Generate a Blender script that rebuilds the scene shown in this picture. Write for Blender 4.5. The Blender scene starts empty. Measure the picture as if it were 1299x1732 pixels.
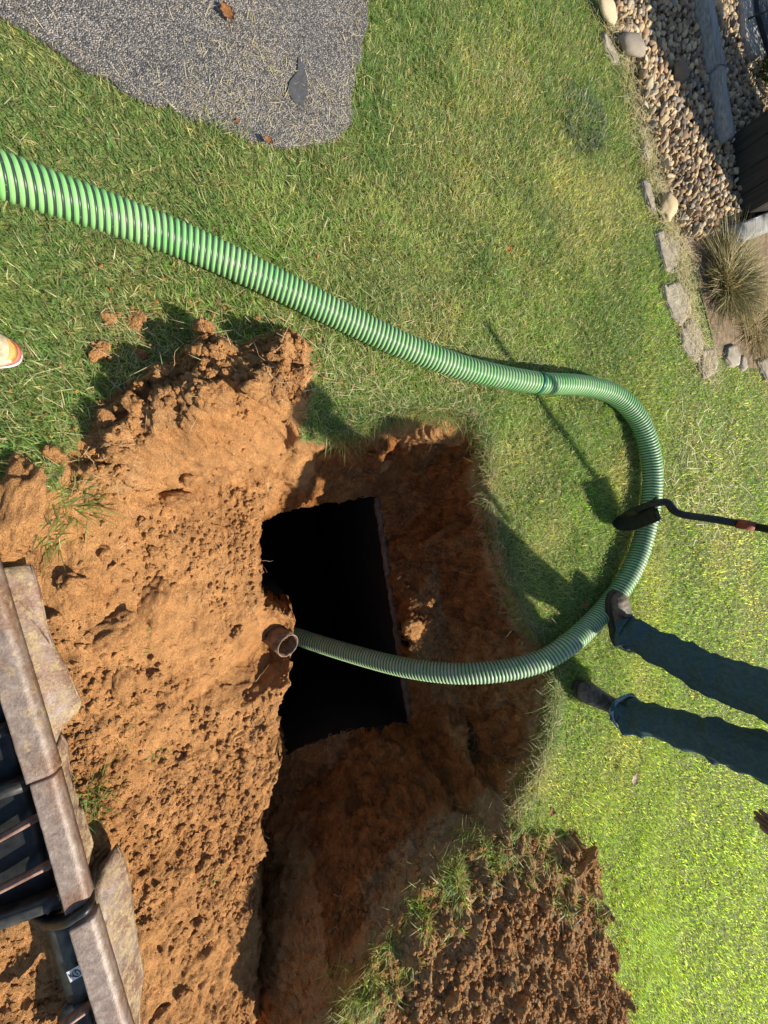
import bpy, bmesh, math, random
import numpy as np
from mathutils import Vector, Matrix, noise as mnoise
from mathutils.geometry import delaunay_2d_cdt

# ------------------------------------------------------------------ camera, sky, sun, exposure
S = bpy.context.scene
COL = S.collection
H = 1.45; P = math.radians(66.6); F = 626.0
SP, CP = math.sin(P), math.cos(P)
cam = bpy.data.cameras.new("camera"); camo = bpy.data.objects.new("camera", cam); COL.objects.link(camo)
cam.sensor_fit = 'VERTICAL'; cam.sensor_height = 36.0; cam.lens = 36.0*F/1732.0
cam.clip_start = 0.02; cam.clip_end = 500
ax = Vector((0, SP, CP)); ay = Vector((-1, 0, 0)); az = ax.cross(ay)
camo.matrix_world = Matrix(((ax.x, ay.x, az.x, 0), (ax.y, ay.y, az.y, 0), (ax.z, ay.z, az.z, H), (0, 0, 0, 1)))
S.camera = camo
SUN_EL = math.radians(39.0)
shd = Vector((-0.60, -0.80, 0)).normalized()           # the way shadows fall
w = bpy.data.worlds.new("World"); S.world = w; w.use_nodes = True
wn = w.node_tree.nodes; wl = w.node_tree.links
sky = wn.new('ShaderNodeTexSky'); sky.sky_type = 'NISHITA'; sky.sun_disc = False
sky.sun_elevation = SUN_EL; sky.sun_rotation = math.atan2(-shd.x, -shd.y)
sky.air_density = 1.0; sky.dust_density = 0.6
bg = wn['Background']; bg.inputs['Strength'].default_value = 0.077
wl.new(sky.outputs[0], bg.inputs[0])
sun = bpy.data.lights.new("sun", 'SUN'); sun.energy = 4.4; sun.angle = math.radians(0.5); sun.color = (1.0, 0.93, 0.80)
suno = bpy.data.objects.new("sun", sun); COL.objects.link(suno)
sd = Vector((shd.x*math.cos(SUN_EL), shd.y*math.cos(SUN_EL), -math.sin(SUN_EL)))
suno.rotation_euler = sd.to_track_quat('-Z', 'Y').to_euler()
S.view_settings.view_transform = 'Standard'; S.view_settings.look = 'None'
S.view_settings.exposure = 0.90; S.view_settings.gamma = 1.0
S.cycles.max_bounces = 6; S.cycles.diffuse_bounces = 3; S.cycles.transmission_bounces = 4; S.cycles.transparent_max_bounces = 6

rng = np.random.default_rng(7); random.seed(7)

def W(px, py, z=0.0):
    r = (py-866.0)/F; t = (px-649.5)/F
    s = (H-z)/(SP-t*CP)
    return (s*r, s*(CP+t*SP), z)
def Wv(*a): return Vector(W(*a))

# ------------------------------------------------------------------ small numeric helpers
_tab = rng.random((256, 256))
def vnoise(x, y, sc=1.0, seed=0):
    x = np.asarray(x)*sc+seed*17.31+500; y = np.asarray(y)*sc+seed*9.77+500
    xi = np.floor(x).astype(int); yi = np.floor(y).astype(int); fx = x-xi; fy = y-yi
    fx = fx*fx*(3-2*fx); fy = fy*fy*(3-2*fy)
    g = lambda a, b: _tab[a & 255, b & 255]
    return (g(xi, yi)*(1-fx)+g(xi+1, yi)*fx)*(1-fy)+(g(xi, yi+1)*(1-fx)+g(xi+1, yi+1)*fx)*fy-0.5
def fbm(x, y, sc, octs=4, seed=0, gain=0.5):
    a = 1.0; o = 0
    for k in range(octs):
        o = o+a*vnoise(x, y, sc*2**k, seed+k*3); a *= gain
    return o
def inpoly(X, Y, poly):
    X = np.asarray(X); Y = np.asarray(Y); ins = np.zeros(X.shape, bool); n = len(poly)
    for i in range(n):
        x0, y0 = poly[i][:2]; x1, y1 = poly[(i+1) % n][:2]
        if y0 == y1: continue
        c = ((y0 > Y) != (y1 > Y)) & (X < (x1-x0)*(Y-y0)/(y1-y0)+x0)
        ins ^= c
    return ins
def distpoly(X, Y, poly, closed=True):
    d = np.full(np.shape(X), 1e9); n = len(poly)
    for i in range(n if closed else n-1):
        ax_, ay_ = poly[i][:2]; bx, by = poly[(i+1) % n][:2]
        vx, vy = bx-ax_, by-ay_; L = vx*vx+vy*vy+1e-12
        t = np.clip(((X-ax_)*vx+(Y-ay_)*vy)/L, 0, 1)
        d = np.minimum(d, np.hypot(X-ax_-t*vx, Y-ay_-t*vy))
    return d

def npmesh(name, V, faces_list, col=None, smooth=False, attrs=None):
    """faces_list: list of int arrays (n,k)"""
    me = bpy.data.meshes.new(name)
    V = np.asarray(V, np.float32)
    me.vertices.add(len(V)); me.vertices.foreach_set('co', V.ravel())
    nl = sum(f.size for f in faces_list); nf = sum(len(f) for f in faces_list)
    me.loops.add(nl); me.polygons.add(nf)
    me.loops.foreach_set('vertex_index', np.concatenate([f.ravel() for f in faces_list]).astype(np.int32))
    tot = np.concatenate([np.full(len(f), f.shape[1]) for f in faces_list])
    st = np.concatenate([[0], np.cumsum(tot)[:-1]])
    me.polygons.foreach_set('loop_start', st.astype(np.int32))
    me.polygons.foreach_set('use_smooth', np.full(nf, smooth))
    if col is not None:
        a = me.color_attributes.new('Col', 'FLOAT_COLOR', 'POINT')
        c = np.ones((len(V), 4), np.float32); c[:, :3] = col; a.data.foreach_set('color', c.ravel())
    for k, v in (attrs or {}).items():
        a = me.attributes.new(k, 'FLOAT', 'POINT'); a.data.foreach_set('value', np.asarray(v, np.float32).ravel())
    me.update(calc_edges=True); me.validate()
    return me

def link(name, me, mat=None, parent=None, label=None, cat=None, group=None, kind=None):
    o = bpy.data.objects.new(name, me); COL.objects.link(o)
    if mat is not None and me is not None and len(me.materials) == 0: me.materials.append(mat)
    if parent is not None: o.parent = parent
    if label: o['label'] = label
    if cat: o['category'] = cat
    if group: o['group'] = group
    if kind: o['kind'] = kind
    return o
def empty(name, loc, label, cat, group=None, rz=0.0):
    o = link(name, None, None, None, label, cat, group); o.location = loc; o.rotation_euler = (0, 0, rz)
    return o
def pl(root, me):            # bring a world-space mesh into its thing's own frame
    M = Matrix.Translation(root.location) @ root.rotation_euler.to_matrix().to_4x4()
    me.transform(M.inverted()); return me
def bm2me(bm, name='m', smooth=False):
    bmesh.ops.recalc_face_normals(bm, faces=bm.faces)
    me = bpy.data.meshes.new(name); bm.to_mesh(me); bm.free()
    if smooth:
        for p in me.polygons: p.use_smooth = True
    return me
def catmull(pts, n):
    pts = [Vector(p) for p in pts]; out = []
    q = [2*pts[0]-pts[1]]+pts+[2*pts[-1]-pts[-2]]
    for i in range(1, len(q)-2):
        a, b, c, d = q[i-1], q[i], q[i+1], q[i+2]
        for k in range(n):
            t = k/n
            out.append(0.5*((2*b)+(c-a)*t+(2*a-5*b+4*c-d)*t*t+(3*b-a-3*c+d)*t**3))
    out.append(pts[-1]); return out
def tube_mesh(pts, radii, seg=8, name='tube', smooth=True, cap=True):
    pts = [Vector(p) for p in pts]
    if not hasattr(radii, '__len__'): radii = [radii]*len(pts)
    bm = bmesh.new(); up = None; rings = []
    for i, p in enumerate(pts):
        t = (pts[min(i+1, len(pts)-1)]-pts[max(i-1, 0)]).normalized()
        if up is None: up = t.orthogonal().normalized()
        up = (up-t*up.dot(t)).normalized(); sde = t.cross(up)
        rings.append([bm.verts.new(p+radii[i]*(math.cos(a)*up+math.sin(a)*sde)) for a in [2*math.pi*k/seg for k in range(seg)]])
    for a, b in zip(rings, rings[1:]):
        for k in range(seg): bm.faces.new((a[k], a[(k+1) % seg], b[(k+1) % seg], b[k]))
    if cap: bm.faces.new(rings[0]); bm.faces.new(rings[-1])
    return bm2me(bm, name, smooth)
def join_me(mes, name='j'):
    bm = bmesh.new()
    for m in mes: bm.from_mesh(m); bpy.data.meshes.remove(m)
    me = bpy.data.meshes.new(name); bm.to_mesh(me); bm.free(); return me
def slab_mesh(pts, thick, bevel=0.0, down=Vector((0, 0, -1)), name='slab', sub=0.0, amp=1.0):
    bm = bmesh.new()
    a = [bm.verts.new(Vector(p)) for p in pts]; b = [bm.verts.new(Vector(p)+down*thick) for p in pts]
    f1 = bm.faces.new(a); bm.faces.new(b[::-1]); n = len(pts)
    for i in range(n): bm.faces.new((a[i], b[i], b[(i+1) % n], a[(i+1) % n]))
    if bevel > 0:
        bmesh.ops.bevel(bm, geom=bm.edges[:], offset=bevel, segments=2, affect='EDGES', clamp_overlap=True)
    if sub > 0:
        bmesh.ops.triangulate(bm, faces=bm.faces[:])
        for _ in range(3):
            lng = [e for e in bm.edges if e.calc_length() > sub]
            if not lng: break
            bmesh.ops.subdivide_edges(bm, edges=lng, cuts=1); bmesh.ops.triangulate(bm, faces=bm.faces[:])
        bmesh.ops.recalc_face_normals(bm, faces=bm.faces); bm.normal_update()
        for v in bm.verts:
            v.co += v.normal*(mnoise.noise(v.co*14)*0.004+mnoise.noise(v.co*45)*0.0022)*amp
    return bm2me(bm, name, True if bevel and sub else False)

# ------------------------------------------------------------------ materials
def mat(name):
    m = bpy.data.materials.new(name); m.use_nodes = True
    return m, m.node_tree.nodes, m.node_tree.links, m.node_tree.nodes['Principled BSDF']
def N(nt, typ, **kw):
    n = nt.nodes.new(typ)
    for k, v in kw.items():
        if k in n.inputs.keys(): n.inputs[k].default_value = v
        else: setattr(n, k, v)
    return n
def noise_(nt, scale, detail=4, rough=0.55, coord='Object', dist=0.0):
    tc = N(nt, 'ShaderNodeTexCoord'); n = N(nt, 'ShaderNodeTexNoise', Scale=scale, Detail=detail, Roughness=rough, Distortion=dist)
    nt.links.new(tc.outputs[coord], n.inputs['Vector']); return n
def ramp_(nt, fac, stops):
    r = nt.nodes.new('ShaderNodeValToRGB'); e = r.color_ramp.elements
    while len(e) < len(stops): e.new(0.5)
    for i, (p, c) in enumerate(stops):
        e[i].position = p; e[i].color = (c[0], c[1], c[2], 1) if hasattr(c, '__len__') else (c, c, c, 1)
    nt.links.new(fac, r.inputs[0]); return r
def mix_(nt, a, b, fac, typ='MIX'):
    m = nt.nodes.new('ShaderNodeMix'); m.data_type = 'RGBA'; m.blend_type = typ
    for v, i in ((fac, 0), (a, 6), (b, 7)):
        if hasattr(v, 'is_linked'): nt.links.new(v, m.inputs[i])
        elif hasattr(v, '__len__'): m.inputs[i].default_value = (*v[:3], 1)
        else: m.inputs[i].default_value = v
    return m.outputs[2]
def bump_(nt, bsdf, h, dist=0.01, strength=1.0, prev=None):
    b = nt.nodes.new('ShaderNodeBump'); b.inputs['Strength'].default_value = strength; b.inputs['Distance'].default_value = dist
    nt.links.new(h, b.inputs['Height'])
    if prev is not None: nt.links.new(prev.outputs[0], b.inputs['Normal'])
    nt.links.new(b.outputs[0], bsdf.inputs['Normal']); return b

def soil_mat(name, dry, moist, spec=0.15):
    m, n, l, b = mat(name); nt = m.node_tree
    n1 = noise_(nt, 3.0, 5, 0.6); n2 = noise_(nt, 40, 6, 0.7); n3 = noise_(nt, 260, 3, 0.6); n4 = noise_(nt, 11, 4, 0.6, dist=1.0)
    at = N(nt, 'ShaderNodeAttribute', attribute_name='moist')
    ab = N(nt, 'ShaderNodeAttribute', attribute_name='brown'); base = mix_(nt, dry, moist, at.outputs['Fac']); base = mix_(nt, base, (0.49, 0.315, 0.160), ab.outputs['Fac'])
    n6 = noise_(nt, 7, 6, 0.7, dist=1.6); pch = ramp_(nt, n6.outputs[0], [(0.36, (0.50, 0.52, 0.56)), (0.5, (1.0, 0.98, 0.95)), (0.66, (1.45, 1.30, 1.10))])
    base = mix_(nt, base, pch.outputs[0], at.outputs['Fac'], 'MULTIPLY')
    vc = N(nt, 'ShaderNodeTexVoronoi', Scale=24.0); vc.feature = 'DISTANCE_TO_EDGE'; wv = noise_(nt, 18, 3); va = N(nt, 'ShaderNodeVectorMath', operation='ADD'); tcc = N(nt, 'ShaderNodeTexCoord')
    vs = N(nt, 'ShaderNodeVectorMath', operation='SCALE'); vs.inputs['Scale'].default_value = .09; l.new(wv.outputs['Color'], vs.inputs[0]); l.new(tcc.outputs['Object'], va.inputs[0]); l.new(vs.outputs[0], va.inputs[1]); l.new(va.outputs[0], vc.inputs['Vector'])
    ck = ramp_(nt, vc.outputs['Distance'], [(0.0, (0.45, 0.42, 0.40)), (0.06, (1.0, 1.0, 1.0))]); ckf = N(nt, 'ShaderNodeMath', operation='MULTIPLY'); l.new(at.outputs['Fac'], ckf.inputs[0]); l.new(ramp_(nt, n4.outputs[0], [(.48, 0.0), (.6, .9)]).outputs[0], ckf.inputs[1])
    base = mix_(nt, base, ck.outputs[0], ckf.outputs[0], 'MULTIPLY')
    r1 = ramp_(nt, n4.outputs[0], [(0.35, (0.78, 0.75, 0.72)), (0.65, (1.15, 1.12, 1.05))])
    c = mix_(nt, base, r1.outputs[0], 0.8, 'MULTIPLY')
    r2 = ramp_(nt, n2.outputs[0], [(0.32, (0.75, 0.72, 0.70)), (0.55, (1, 1, 1)), (0.74, (1.25, 1.22, 1.2))])
    c = mix_(nt, c, r2.outputs[0], 0.6, 'MULTIPLY')
    r3 = ramp_(nt, n3.outputs[0], [(0.3, (0.6, 0.58, 0.56)), (0.7, (1.35, 1.35, 1.35))])
    c = mix_(nt, c, r3.outputs[0], 0.7, 'MULTIPLY')
    # pale mineral grains
    v = N(nt, 'ShaderNodeTexVoronoi', Scale=120.0); tc = N(nt, 'ShaderNodeTexCoord'); l.new(tc.outputs['Object'], v.inputs['Vector'])
    g = ramp_(nt, v.outputs['Distance'], [(0.06, 1.0), (0.12, 0.0)])
    c = mix_(nt, c, (0.55, 0.42, 0.27), g.outputs[0])
    l.new(c, b.inputs['Base Color']); b.inputs['Roughness'].default_value = 0.95; b.inputs['Specular IOR Level'].default_value = spec
    p = bump_(nt, b, n2.outputs[0], 0.022, 1.0); n5 = noise_(nt, 110, 4, 0.7); p2 = bump_(nt, b, n5.outputs[0], 0.010, 1.0, p); bump_(nt, b, n3.outputs[0], 0.006, 1.0, p2)
    return m
M_soil = soil_mat('soil', (0.61, 0.320, 0.132), (0.36, 0.155, 0.052))

m, n, l, b = mat('turf_thatch'); nt = m.node_tree; M_turf = m
n1 = noise_(nt, 35, 5, 0.7); n2 = noise_(nt, 3, 3)
r = ramp_(nt, n1.outputs[0], [(0.3, (0.07, 0.075, 0.022)), (0.55, (0.18, 0.21, 0.055)), (0.75, (0.34, 0.34, 0.12))])
l.new(r.outputs[0], b.inputs['Base Color']); b.inputs['Roughness'].default_value = 1; bump_(nt, b, n1.outputs[0], 0.03)

def blade_mat(name, trans=0.5, rough=0.45, tint=(1.0, 1.0, 0.5)):
    m, n, l, b = mat(name); nt = m.node_tree
    a = N(nt, 'ShaderNodeAttribute', attribute_name='Col')
    l.new(a.outputs['Color'], b.inputs['Base Color']); b.inputs['Roughness'].default_value = rough; b.inputs['Specular IOR Level'].default_value = 0.35
    t = nt.nodes.new('ShaderNodeBsdfTranslucent'); tcx = mix_(nt, a.outputs['Color'], tint, 1.0, 'MULTIPLY')
    sc = mix_(nt, tcx, (1.9, 1.9, 1.9), 1.0, 'MULTIPLY'); l.new(sc, t.inputs['Color'])
    mx = nt.nodes.new('ShaderNodeMixShader'); mx.inputs[0].default_value = trans
    l.new(b.outputs[0], mx.inputs[1]); l.new(t.outputs[0], mx.inputs[2]); l.new(mx.outputs[0], n['Material Output'].inputs[0])
    return m
M_grass = blade_mat('grass_blades', 0.58)
M_straw = blade_mat('dry_blades', 0.15, 0.7, (1, 0.9, 0.7))

m, n, l, b = mat('asphalt'); nt = m.node_tree; M_asph = m
tc = N(nt, 'ShaderNodeTexCoord')
v = N(nt, 'ShaderNodeTexVoronoi', Scale=200.0); l.new(tc.outputs['Object'], v.inputs['Vector'])
v2 = N(nt, 'ShaderNodeTexVoronoi', Scale=230.0); l.new(tc.outputs['Object'], v2.inputs['Vector'])
sep = nt.nodes.new('ShaderNodeSeparateColor'); l.new(v.outputs['Color'], sep.inputs[0])
r = ramp_(nt, sep.outputs[0], [(0.0, (0.07, 0.067, 0.066)), (0.35, (0.15, 0.14, 0.132)), (0.65, (0.29, 0.265, 0.235)), (0.9, (0.48, 0.42, 0.36))])
edge = ramp_(nt, v.outputs['Distance'], [(0.35, 1.0), (0.75, 0.35)])
c = mix_(nt, r.outputs[0], edge.outputs[0], 0.85, 'MULTIPLY')
n1 = noise_(nt, 5, 4); r1 = ramp_(nt, n1.outputs[0], [(0.35, (0.8, 0.8, 0.82)), (0.7, (1.2, 1.15, 1.1))])
c = mix_(nt, c, r1.outputs[0], 0.7, 'MULTIPLY')
l.new(c, b.inputs['Base Color']); b.inputs['Roughness'].default_value = 0.75
inv = ramp_(nt, v.outputs['Distance'], [(0.0, 1.0), (0.6, 0.0)]); p1 = bump_(nt, b, inv.outputs[0], 0.006, 1.0); bump_(nt, b, v2.outputs['Distance'], 0.001, 0.6, p1)

# hose
m, n, l, b = mat('hose_plastic'); nt = m.node_tree; M_hose = m
a = N(nt, 'ShaderNodeAttribute', attribute_name='ph'); fr = N(nt, 'ShaderNodeMath', operation='FRACT'); l.new(a.outputs['Fac'], fr.inputs[0])
st = ramp_(nt, fr.outputs[0], [(0.0, 1.0), (0.50, 1.0), (0.56, 0.0), (0.95, 0.0), (1.0, 1.0)])
ag = N(nt, 'ShaderNodeAttribute', attribute_name='grime')
gn = noise_(nt, 30, 5, 0.65); gl = noise_(nt, 5, 3)
green = mix_(nt, (0.11, 0.46, 0.09), (0.26, 0.54, 0.17), ramp_(nt, gl.outputs[0], [(0.35, 0.0), (0.65, 1.0)]).outputs[0])
dk = mix_(nt, (0.010, 0.022, 0.018), (0.035, 0.09, 0.06), ag.outputs['Fac'])
c = mix_(nt, dk, green, st.outputs[0])
mm = N(nt, 'ShaderNodeMath', operation='MULTIPLY'); l.new(ag.outputs['Fac'], mm.inputs[0]); l.new(ramp_(nt, gn.outputs[0], [(0.32, 0.10), (0.66, 0.95)]).outputs[0], mm.inputs[1])
mm2 = N(nt, 'ShaderNodeMath', operation='MULTIPLY'); l.new(mm.outputs[0], mm2.inputs[0]); l.new(ramp_(nt, fr.outputs[0], [(0.0, 1.0), (0.56, 1.0), (0.62, 0.3), (0.94, 0.3), (1.0, 1.0)]).outputs[0], mm2.inputs[1]); c = mix_(nt, c, (0.40, 0.40, 0.31), mm2.outputs[0])
sp_ = noise_(nt, 90, 2); spk = ramp_(nt, sp_.outputs[0], [(0.70, 0.0), (0.74, 0.7)]); c = mix_(nt, c, (0.25, 0.17, 0.10), spk.outputs[0])
l.new(c, b.inputs['Base Color']); l.new(mix_(nt, (.33, .33, .33), (.7, .7, .7), mm.outputs[0]), b.inputs['Roughness']); b.inputs['Specular IOR Level'].default_value = 0.45
bump_(nt, b, gn.outputs[0], 0.0008, 0.5)

def simple(name, c1, c2, scale=20, rough=0.6, metal=0.0, bump=0.002, detail=5, spec=0.4, stretch=None):
    m, n, l, b = mat(name); nt = m.node_tree
    nz = noise_(nt, scale, detail, 0.6)
    if stretch:
        mp = nt.nodes.new('ShaderNodeMapping'); mp.inputs['Scale'].default_value = stretch
        tc = N(nt, 'ShaderNodeTexCoord'); l.new(tc.outputs['Object'], mp.inputs[0]); l.new(mp.outputs[0], nz.inputs['Vector'])
    r = ramp_(nt, nz.outputs[0], [(0.32, c1), (0.68, c2)])
    l.new(r.outputs[0], b.inputs['Base Color']); b.inputs['Roughness'].default_value = rough; b.inputs['Metallic'].default_value = metal
    b.inputs['Specular IOR Level'].default_value = spec
    if bump: bump_(nt, b, nz.outputs[0], bump, 0.8)
    return m
M_black = simple('black_steel', (0.010, 0.011, 0.010), (0.03, 0.03, 0.028), 40, 0.42, 0.3, 0.0006)
M_dirtysteel = simple('dirty_dark_steel', (0.02, 0.022, 0.022), (0.075, 0.07, 0.06), 30, 0.5, 0.3, 0.001)
M_redtape = simple('red_sleeve', (0.16, 0.03, 0.015), (0.30, 0.06, 0.03), 60, 0.6)
M_denim = simple('denim', (0.030, 0.062, 0.068), (0.055, 0.098, 0.106), 70, 0.85, 0, 0.003, 6, 0.2)
M_denimlt = simple('denim_inside', (0.07, 0.13, 0.22), (0.20, 0.30, 0.42), 60, 0.85, 0, 0.001, 4, 0.2)
M_boot = simple('boot_leather', (0.045, 0.033, 0.022), (0.17, 0.13, 0.085), 34, 0.6, 0, 0.002, 6, 0.35)
M_sole = simple('boot_sole', (0.018, 0.016, 0.013), (0.06, 0.045, 0.03), 40, 0.8)
M_lace = simple('laces', (0.02, 0.018, 0.014), (0.05, 0.045, 0.035), 100, 0.8)
M_skin = simple('skin', (0.20, 0.090, 0.045), (0.27, 0.125, 0.065), 25, 0.5, 0, 0.0008)
M_hair = simple('hair', (0.02, 0.012, 0.008), (0.05, 0.03, 0.018), 80, 0.6)
M_shirt = simple('dark_shirt', (0.03, 0.035, 0.04), (0.06, 0.065, 0.07), 30, 0.9, 0, 0.002)
M_suede = simple('scuffed_suede', (0.28, 0.22, 0.14), (0.62, 0.53, 0.36), 38, 0.85, 0, 0.0015)
M_orange = simple('orange_rand', (0.50, 0.24, 0.06), (0.62, 0.33, 0.10), 40, 0.6)
M_red = simple('red_stripe', (0.42, 0.10, 0.08), (0.52, 0.16, 0.13), 40, 0.6)
M_white = simple('white_sole', (0.70, 0.64, 0.60), (0.85, 0.80, 0.76), 50, 0.7)
M_trous = simple('grey_trousers', (0.08, 0.08, 0.075), (0.15, 0.145, 0.13), 30, 0.9)
M_conc = simple('concrete', (0.22, 0.20, 0.17), (0.40, 0.37, 0.32), 22, 0.9, 0, 0.003, 7)
M_flag = simple('flagstone', (0.19, 0.16, 0.12), (0.40, 0.345, 0.26), 22, 0.9, 0, 0.004, 8)
M_timber = simple('weathered_timber', (0.17, 0.165, 0.15), (0.36, 0.35, 0.33), 12, 0.9, 0, 0.003, 6, 0.2, (0.6, 8, 8))
M_darkwood = simple('dark_boards', (0.020, 0.017, 0.013), (0.045, 0.038, 0.030), 10, 0.75, 0, 0.002, 6, 0.3, (6, 6, 0.5))
M_pipe = simple('old_pipe', (0.10, 0.055, 0.03), (0.26, 0.17, 0.10), 35, 0.8, 0, 0.002)
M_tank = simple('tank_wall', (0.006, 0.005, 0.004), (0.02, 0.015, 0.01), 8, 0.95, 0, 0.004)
M_rim = simple('tank_rim', (0.07, 0.035, 0.018), (0.20, 0.14, 0.10), 26, 0.95, 0, 0.012, 7)
M_leafb = simple('dead_leaf', (0.30, 0.12, 0.04), (0.48, 0.24, 0.09), 60, 0.7)
M_leafp = simple('pale_leaf', (0.50, 0.38, 0.28), (0.80, 0.66, 0.55), 60, 0.7)
M_redbit = simple('red_scrap', (0.7, 0.10, 0.04), (0.8, 0.16, 0.06), 60, 0.6)
M_sticker = simple('sticker', (0.62, 0.62, 0.62), (0.78, 0.78, 0.76), 50, 0.5, 0, 0)
M_ink = simple('ink', (0.012, 0.012, 0.015), (0.02, 0.02, 0.02), 50, 0.5, 0, 0)
M_navy = simple('dark_blue_mat', (0.012, 0.016, 0.025), (0.02, 0.028, 0.04), 10, 0.8)

# worn steel: bright rubbed metal, rust, dried clay
def steel_mat(name, mud, rust):
    m, n, l, b = mat(name); nt = m.node_tree
    sc = noise_(nt, 34, 8, 0.8, dist=.5); bl = noise_(nt, 7, 5, 0.65); fi = noise_(nt, 120, 4, 0.7)
    c = ramp_(nt, sc.outputs[0], [(0.28, (0.10, 0.066, 0.050)), (0.5, (0.24, 0.18, 0.145)), (0.72, (0.42, 0.34, 0.28))]).outputs[0]
    rf = ramp_(nt, bl.outputs[0], [(0.62-rust, 0.0), (0.75-rust, 0.85)]).outputs[0]
    c = mix_(nt, c, ramp_(nt, fi.outputs[0], [(0.3, (0.10, 0.045, 0.025)), (0.7, (0.27, 0.145, 0.085))]).outputs[0], rf)
    b2 = noise_(nt, 24, 10, 0.82, dist=0.2); mf = ramp_(nt, b2.outputs[0], [(0.66-mud, 0.0), (0.72-mud, 1.0)]).outputs[0]
    c = mix_(nt, c, ramp_(nt, fi.outputs[0], [(0.3, (0.20, 0.14, 0.075)), (0.7, (0.44, 0.33, 0.18))]).outputs[0], mf)
    l.new(c, b.inputs['Base Color'])
    mr = mix_(nt, (0.12, 0.12, 0.12), (0.0, 0.0, 0.0), mf); mr = mix_(nt, mr, (0.05, 0.05, 0.05), rf)
    l.new(mr, b.inputs['Metallic']); rr = mix_(nt, (0.43, 0.43, 0.43), (0.9, 0.9, 0.9), mf); l.new(rr, b.inputs['Roughness'])
    p = bump_(nt, b, b2.outputs[0], 0.004, 0.6); bump_(nt, b, fi.outputs[0], 0.002, 0.8, p)
    return m
M_steel = steel_mat('worn_steel', 0.07, 0.10)
M_plate = steel_mat('muddy_plate', 0.18, 0.22); M_steel2 = steel_mat('muddy_steel', 0.12, 0.16)
M_rustbar = simple('rusty_bar', (0.16, 0.07, 0.045), (0.40, 0.26, 0.20), 30, 0.7, 0.2, 0.002)

def rock_mat(name):
    m, n, l, b = mat(name); nt = m.node_tree
    oi = N(nt, 'ShaderNodeAttribute', attribute_name='Col')
    nz = noise_(nt, 30, 6, 0.65); r = ramp_(nt, nz.outputs[0], [(0.3, (0.65, 0.62, 0.6)), (0.7, (1.25, 1.22, 1.2))])
    c = mix_(nt, oi.outputs['Color'], r.outputs[0], 0.8, 'MULTIPLY')
    l.new(c, b.inputs['Base Color']); b.inputs['Roughness'].default_value = 0.8; bump_(nt, b, nz.outputs[0], 0.004, 0.7); return m
M_rock = rock_mat('river_rock')
def clod_mat():
    return M_soil

# ------------------------------------------------------------------ outlines read off the place
lipfar = [(505, 745, .01), (560, 735, 0), (610, 722, 0), (660, 703, 0), (700, 692, 0), (760, 700, 0), (802, 710, 0), (828, 760, 0), (824, 830, 0), (838, 900, 0), (855, 960, 0),
          (880, 1040, 0), (922, 1090, 0), (940, 1130, 0), (936, 1200, 0), (925, 1260, 0), (905, 1310, 0), (870, 1370, 0), (828, 1412, .02), (785, 1445, .03), (740, 1480, .05),
          (700, 1520, .06), (660, 1580, .07), (610, 1655, .07), (575, 1732, .06), (540, 1830, .04)]
lipnear = [(437, 895, -.25), (435, 945, -.25), (443, 1025, -.27), (470, 1034, -.29), (494, 1040, -.31), (497, 1062, -.36), (470, 1066, -.44), (452, 1084, -.46), (462, 1110, -.45), (492, 1120, -.37),
           (492, 1150, -.31), (468, 1215, -.29), (460, 1255, -.28), (472, 1300, -.28), (462, 1350, -.28), (433, 1385, -.28), (440, 1440, -.28), (432, 1500, -.28), (436, 1600, -.28), (428, 1700, -.26), (420, 1830, -.24)]
rim = [(482, 1274, -.68), (540, 1250, -.68), (600, 1232, -.68), (692, 1222, -.68), (681, 1150, -.68), (666, 1040, -.68), (651, 930, -.68), (633, 838, -.68), (540, 851, -.68), (470, 866, -.68)]
nearrimW = []
for q in lipnear[:13]:
    x, y, z = W(*q); nearrimW.append((x, y+0.035, -.68))
nearrimW = [p for i, p in enumerate(nearrimW) if i not in (6, 7, 8)]
rimW = [W(*q) for q in rim]
tankpoly = rimW+nearrimW         # closed loop: near foot -> far rim -> back along the near side
ctrl = []; edges = []
def addline(ps, world=False, close=False):
    i0 = len(ctrl)
    for q in ps: ctrl.append(tuple(q) if world else W(*q))
    for i in range(i0, len(ctrl)-1): edges.append((i, i+1))
    if close: edges.append((len(ctrl)-1, i0))
addline(lipfar); addline(lipnear); addline(tankpoly, True, True)
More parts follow.
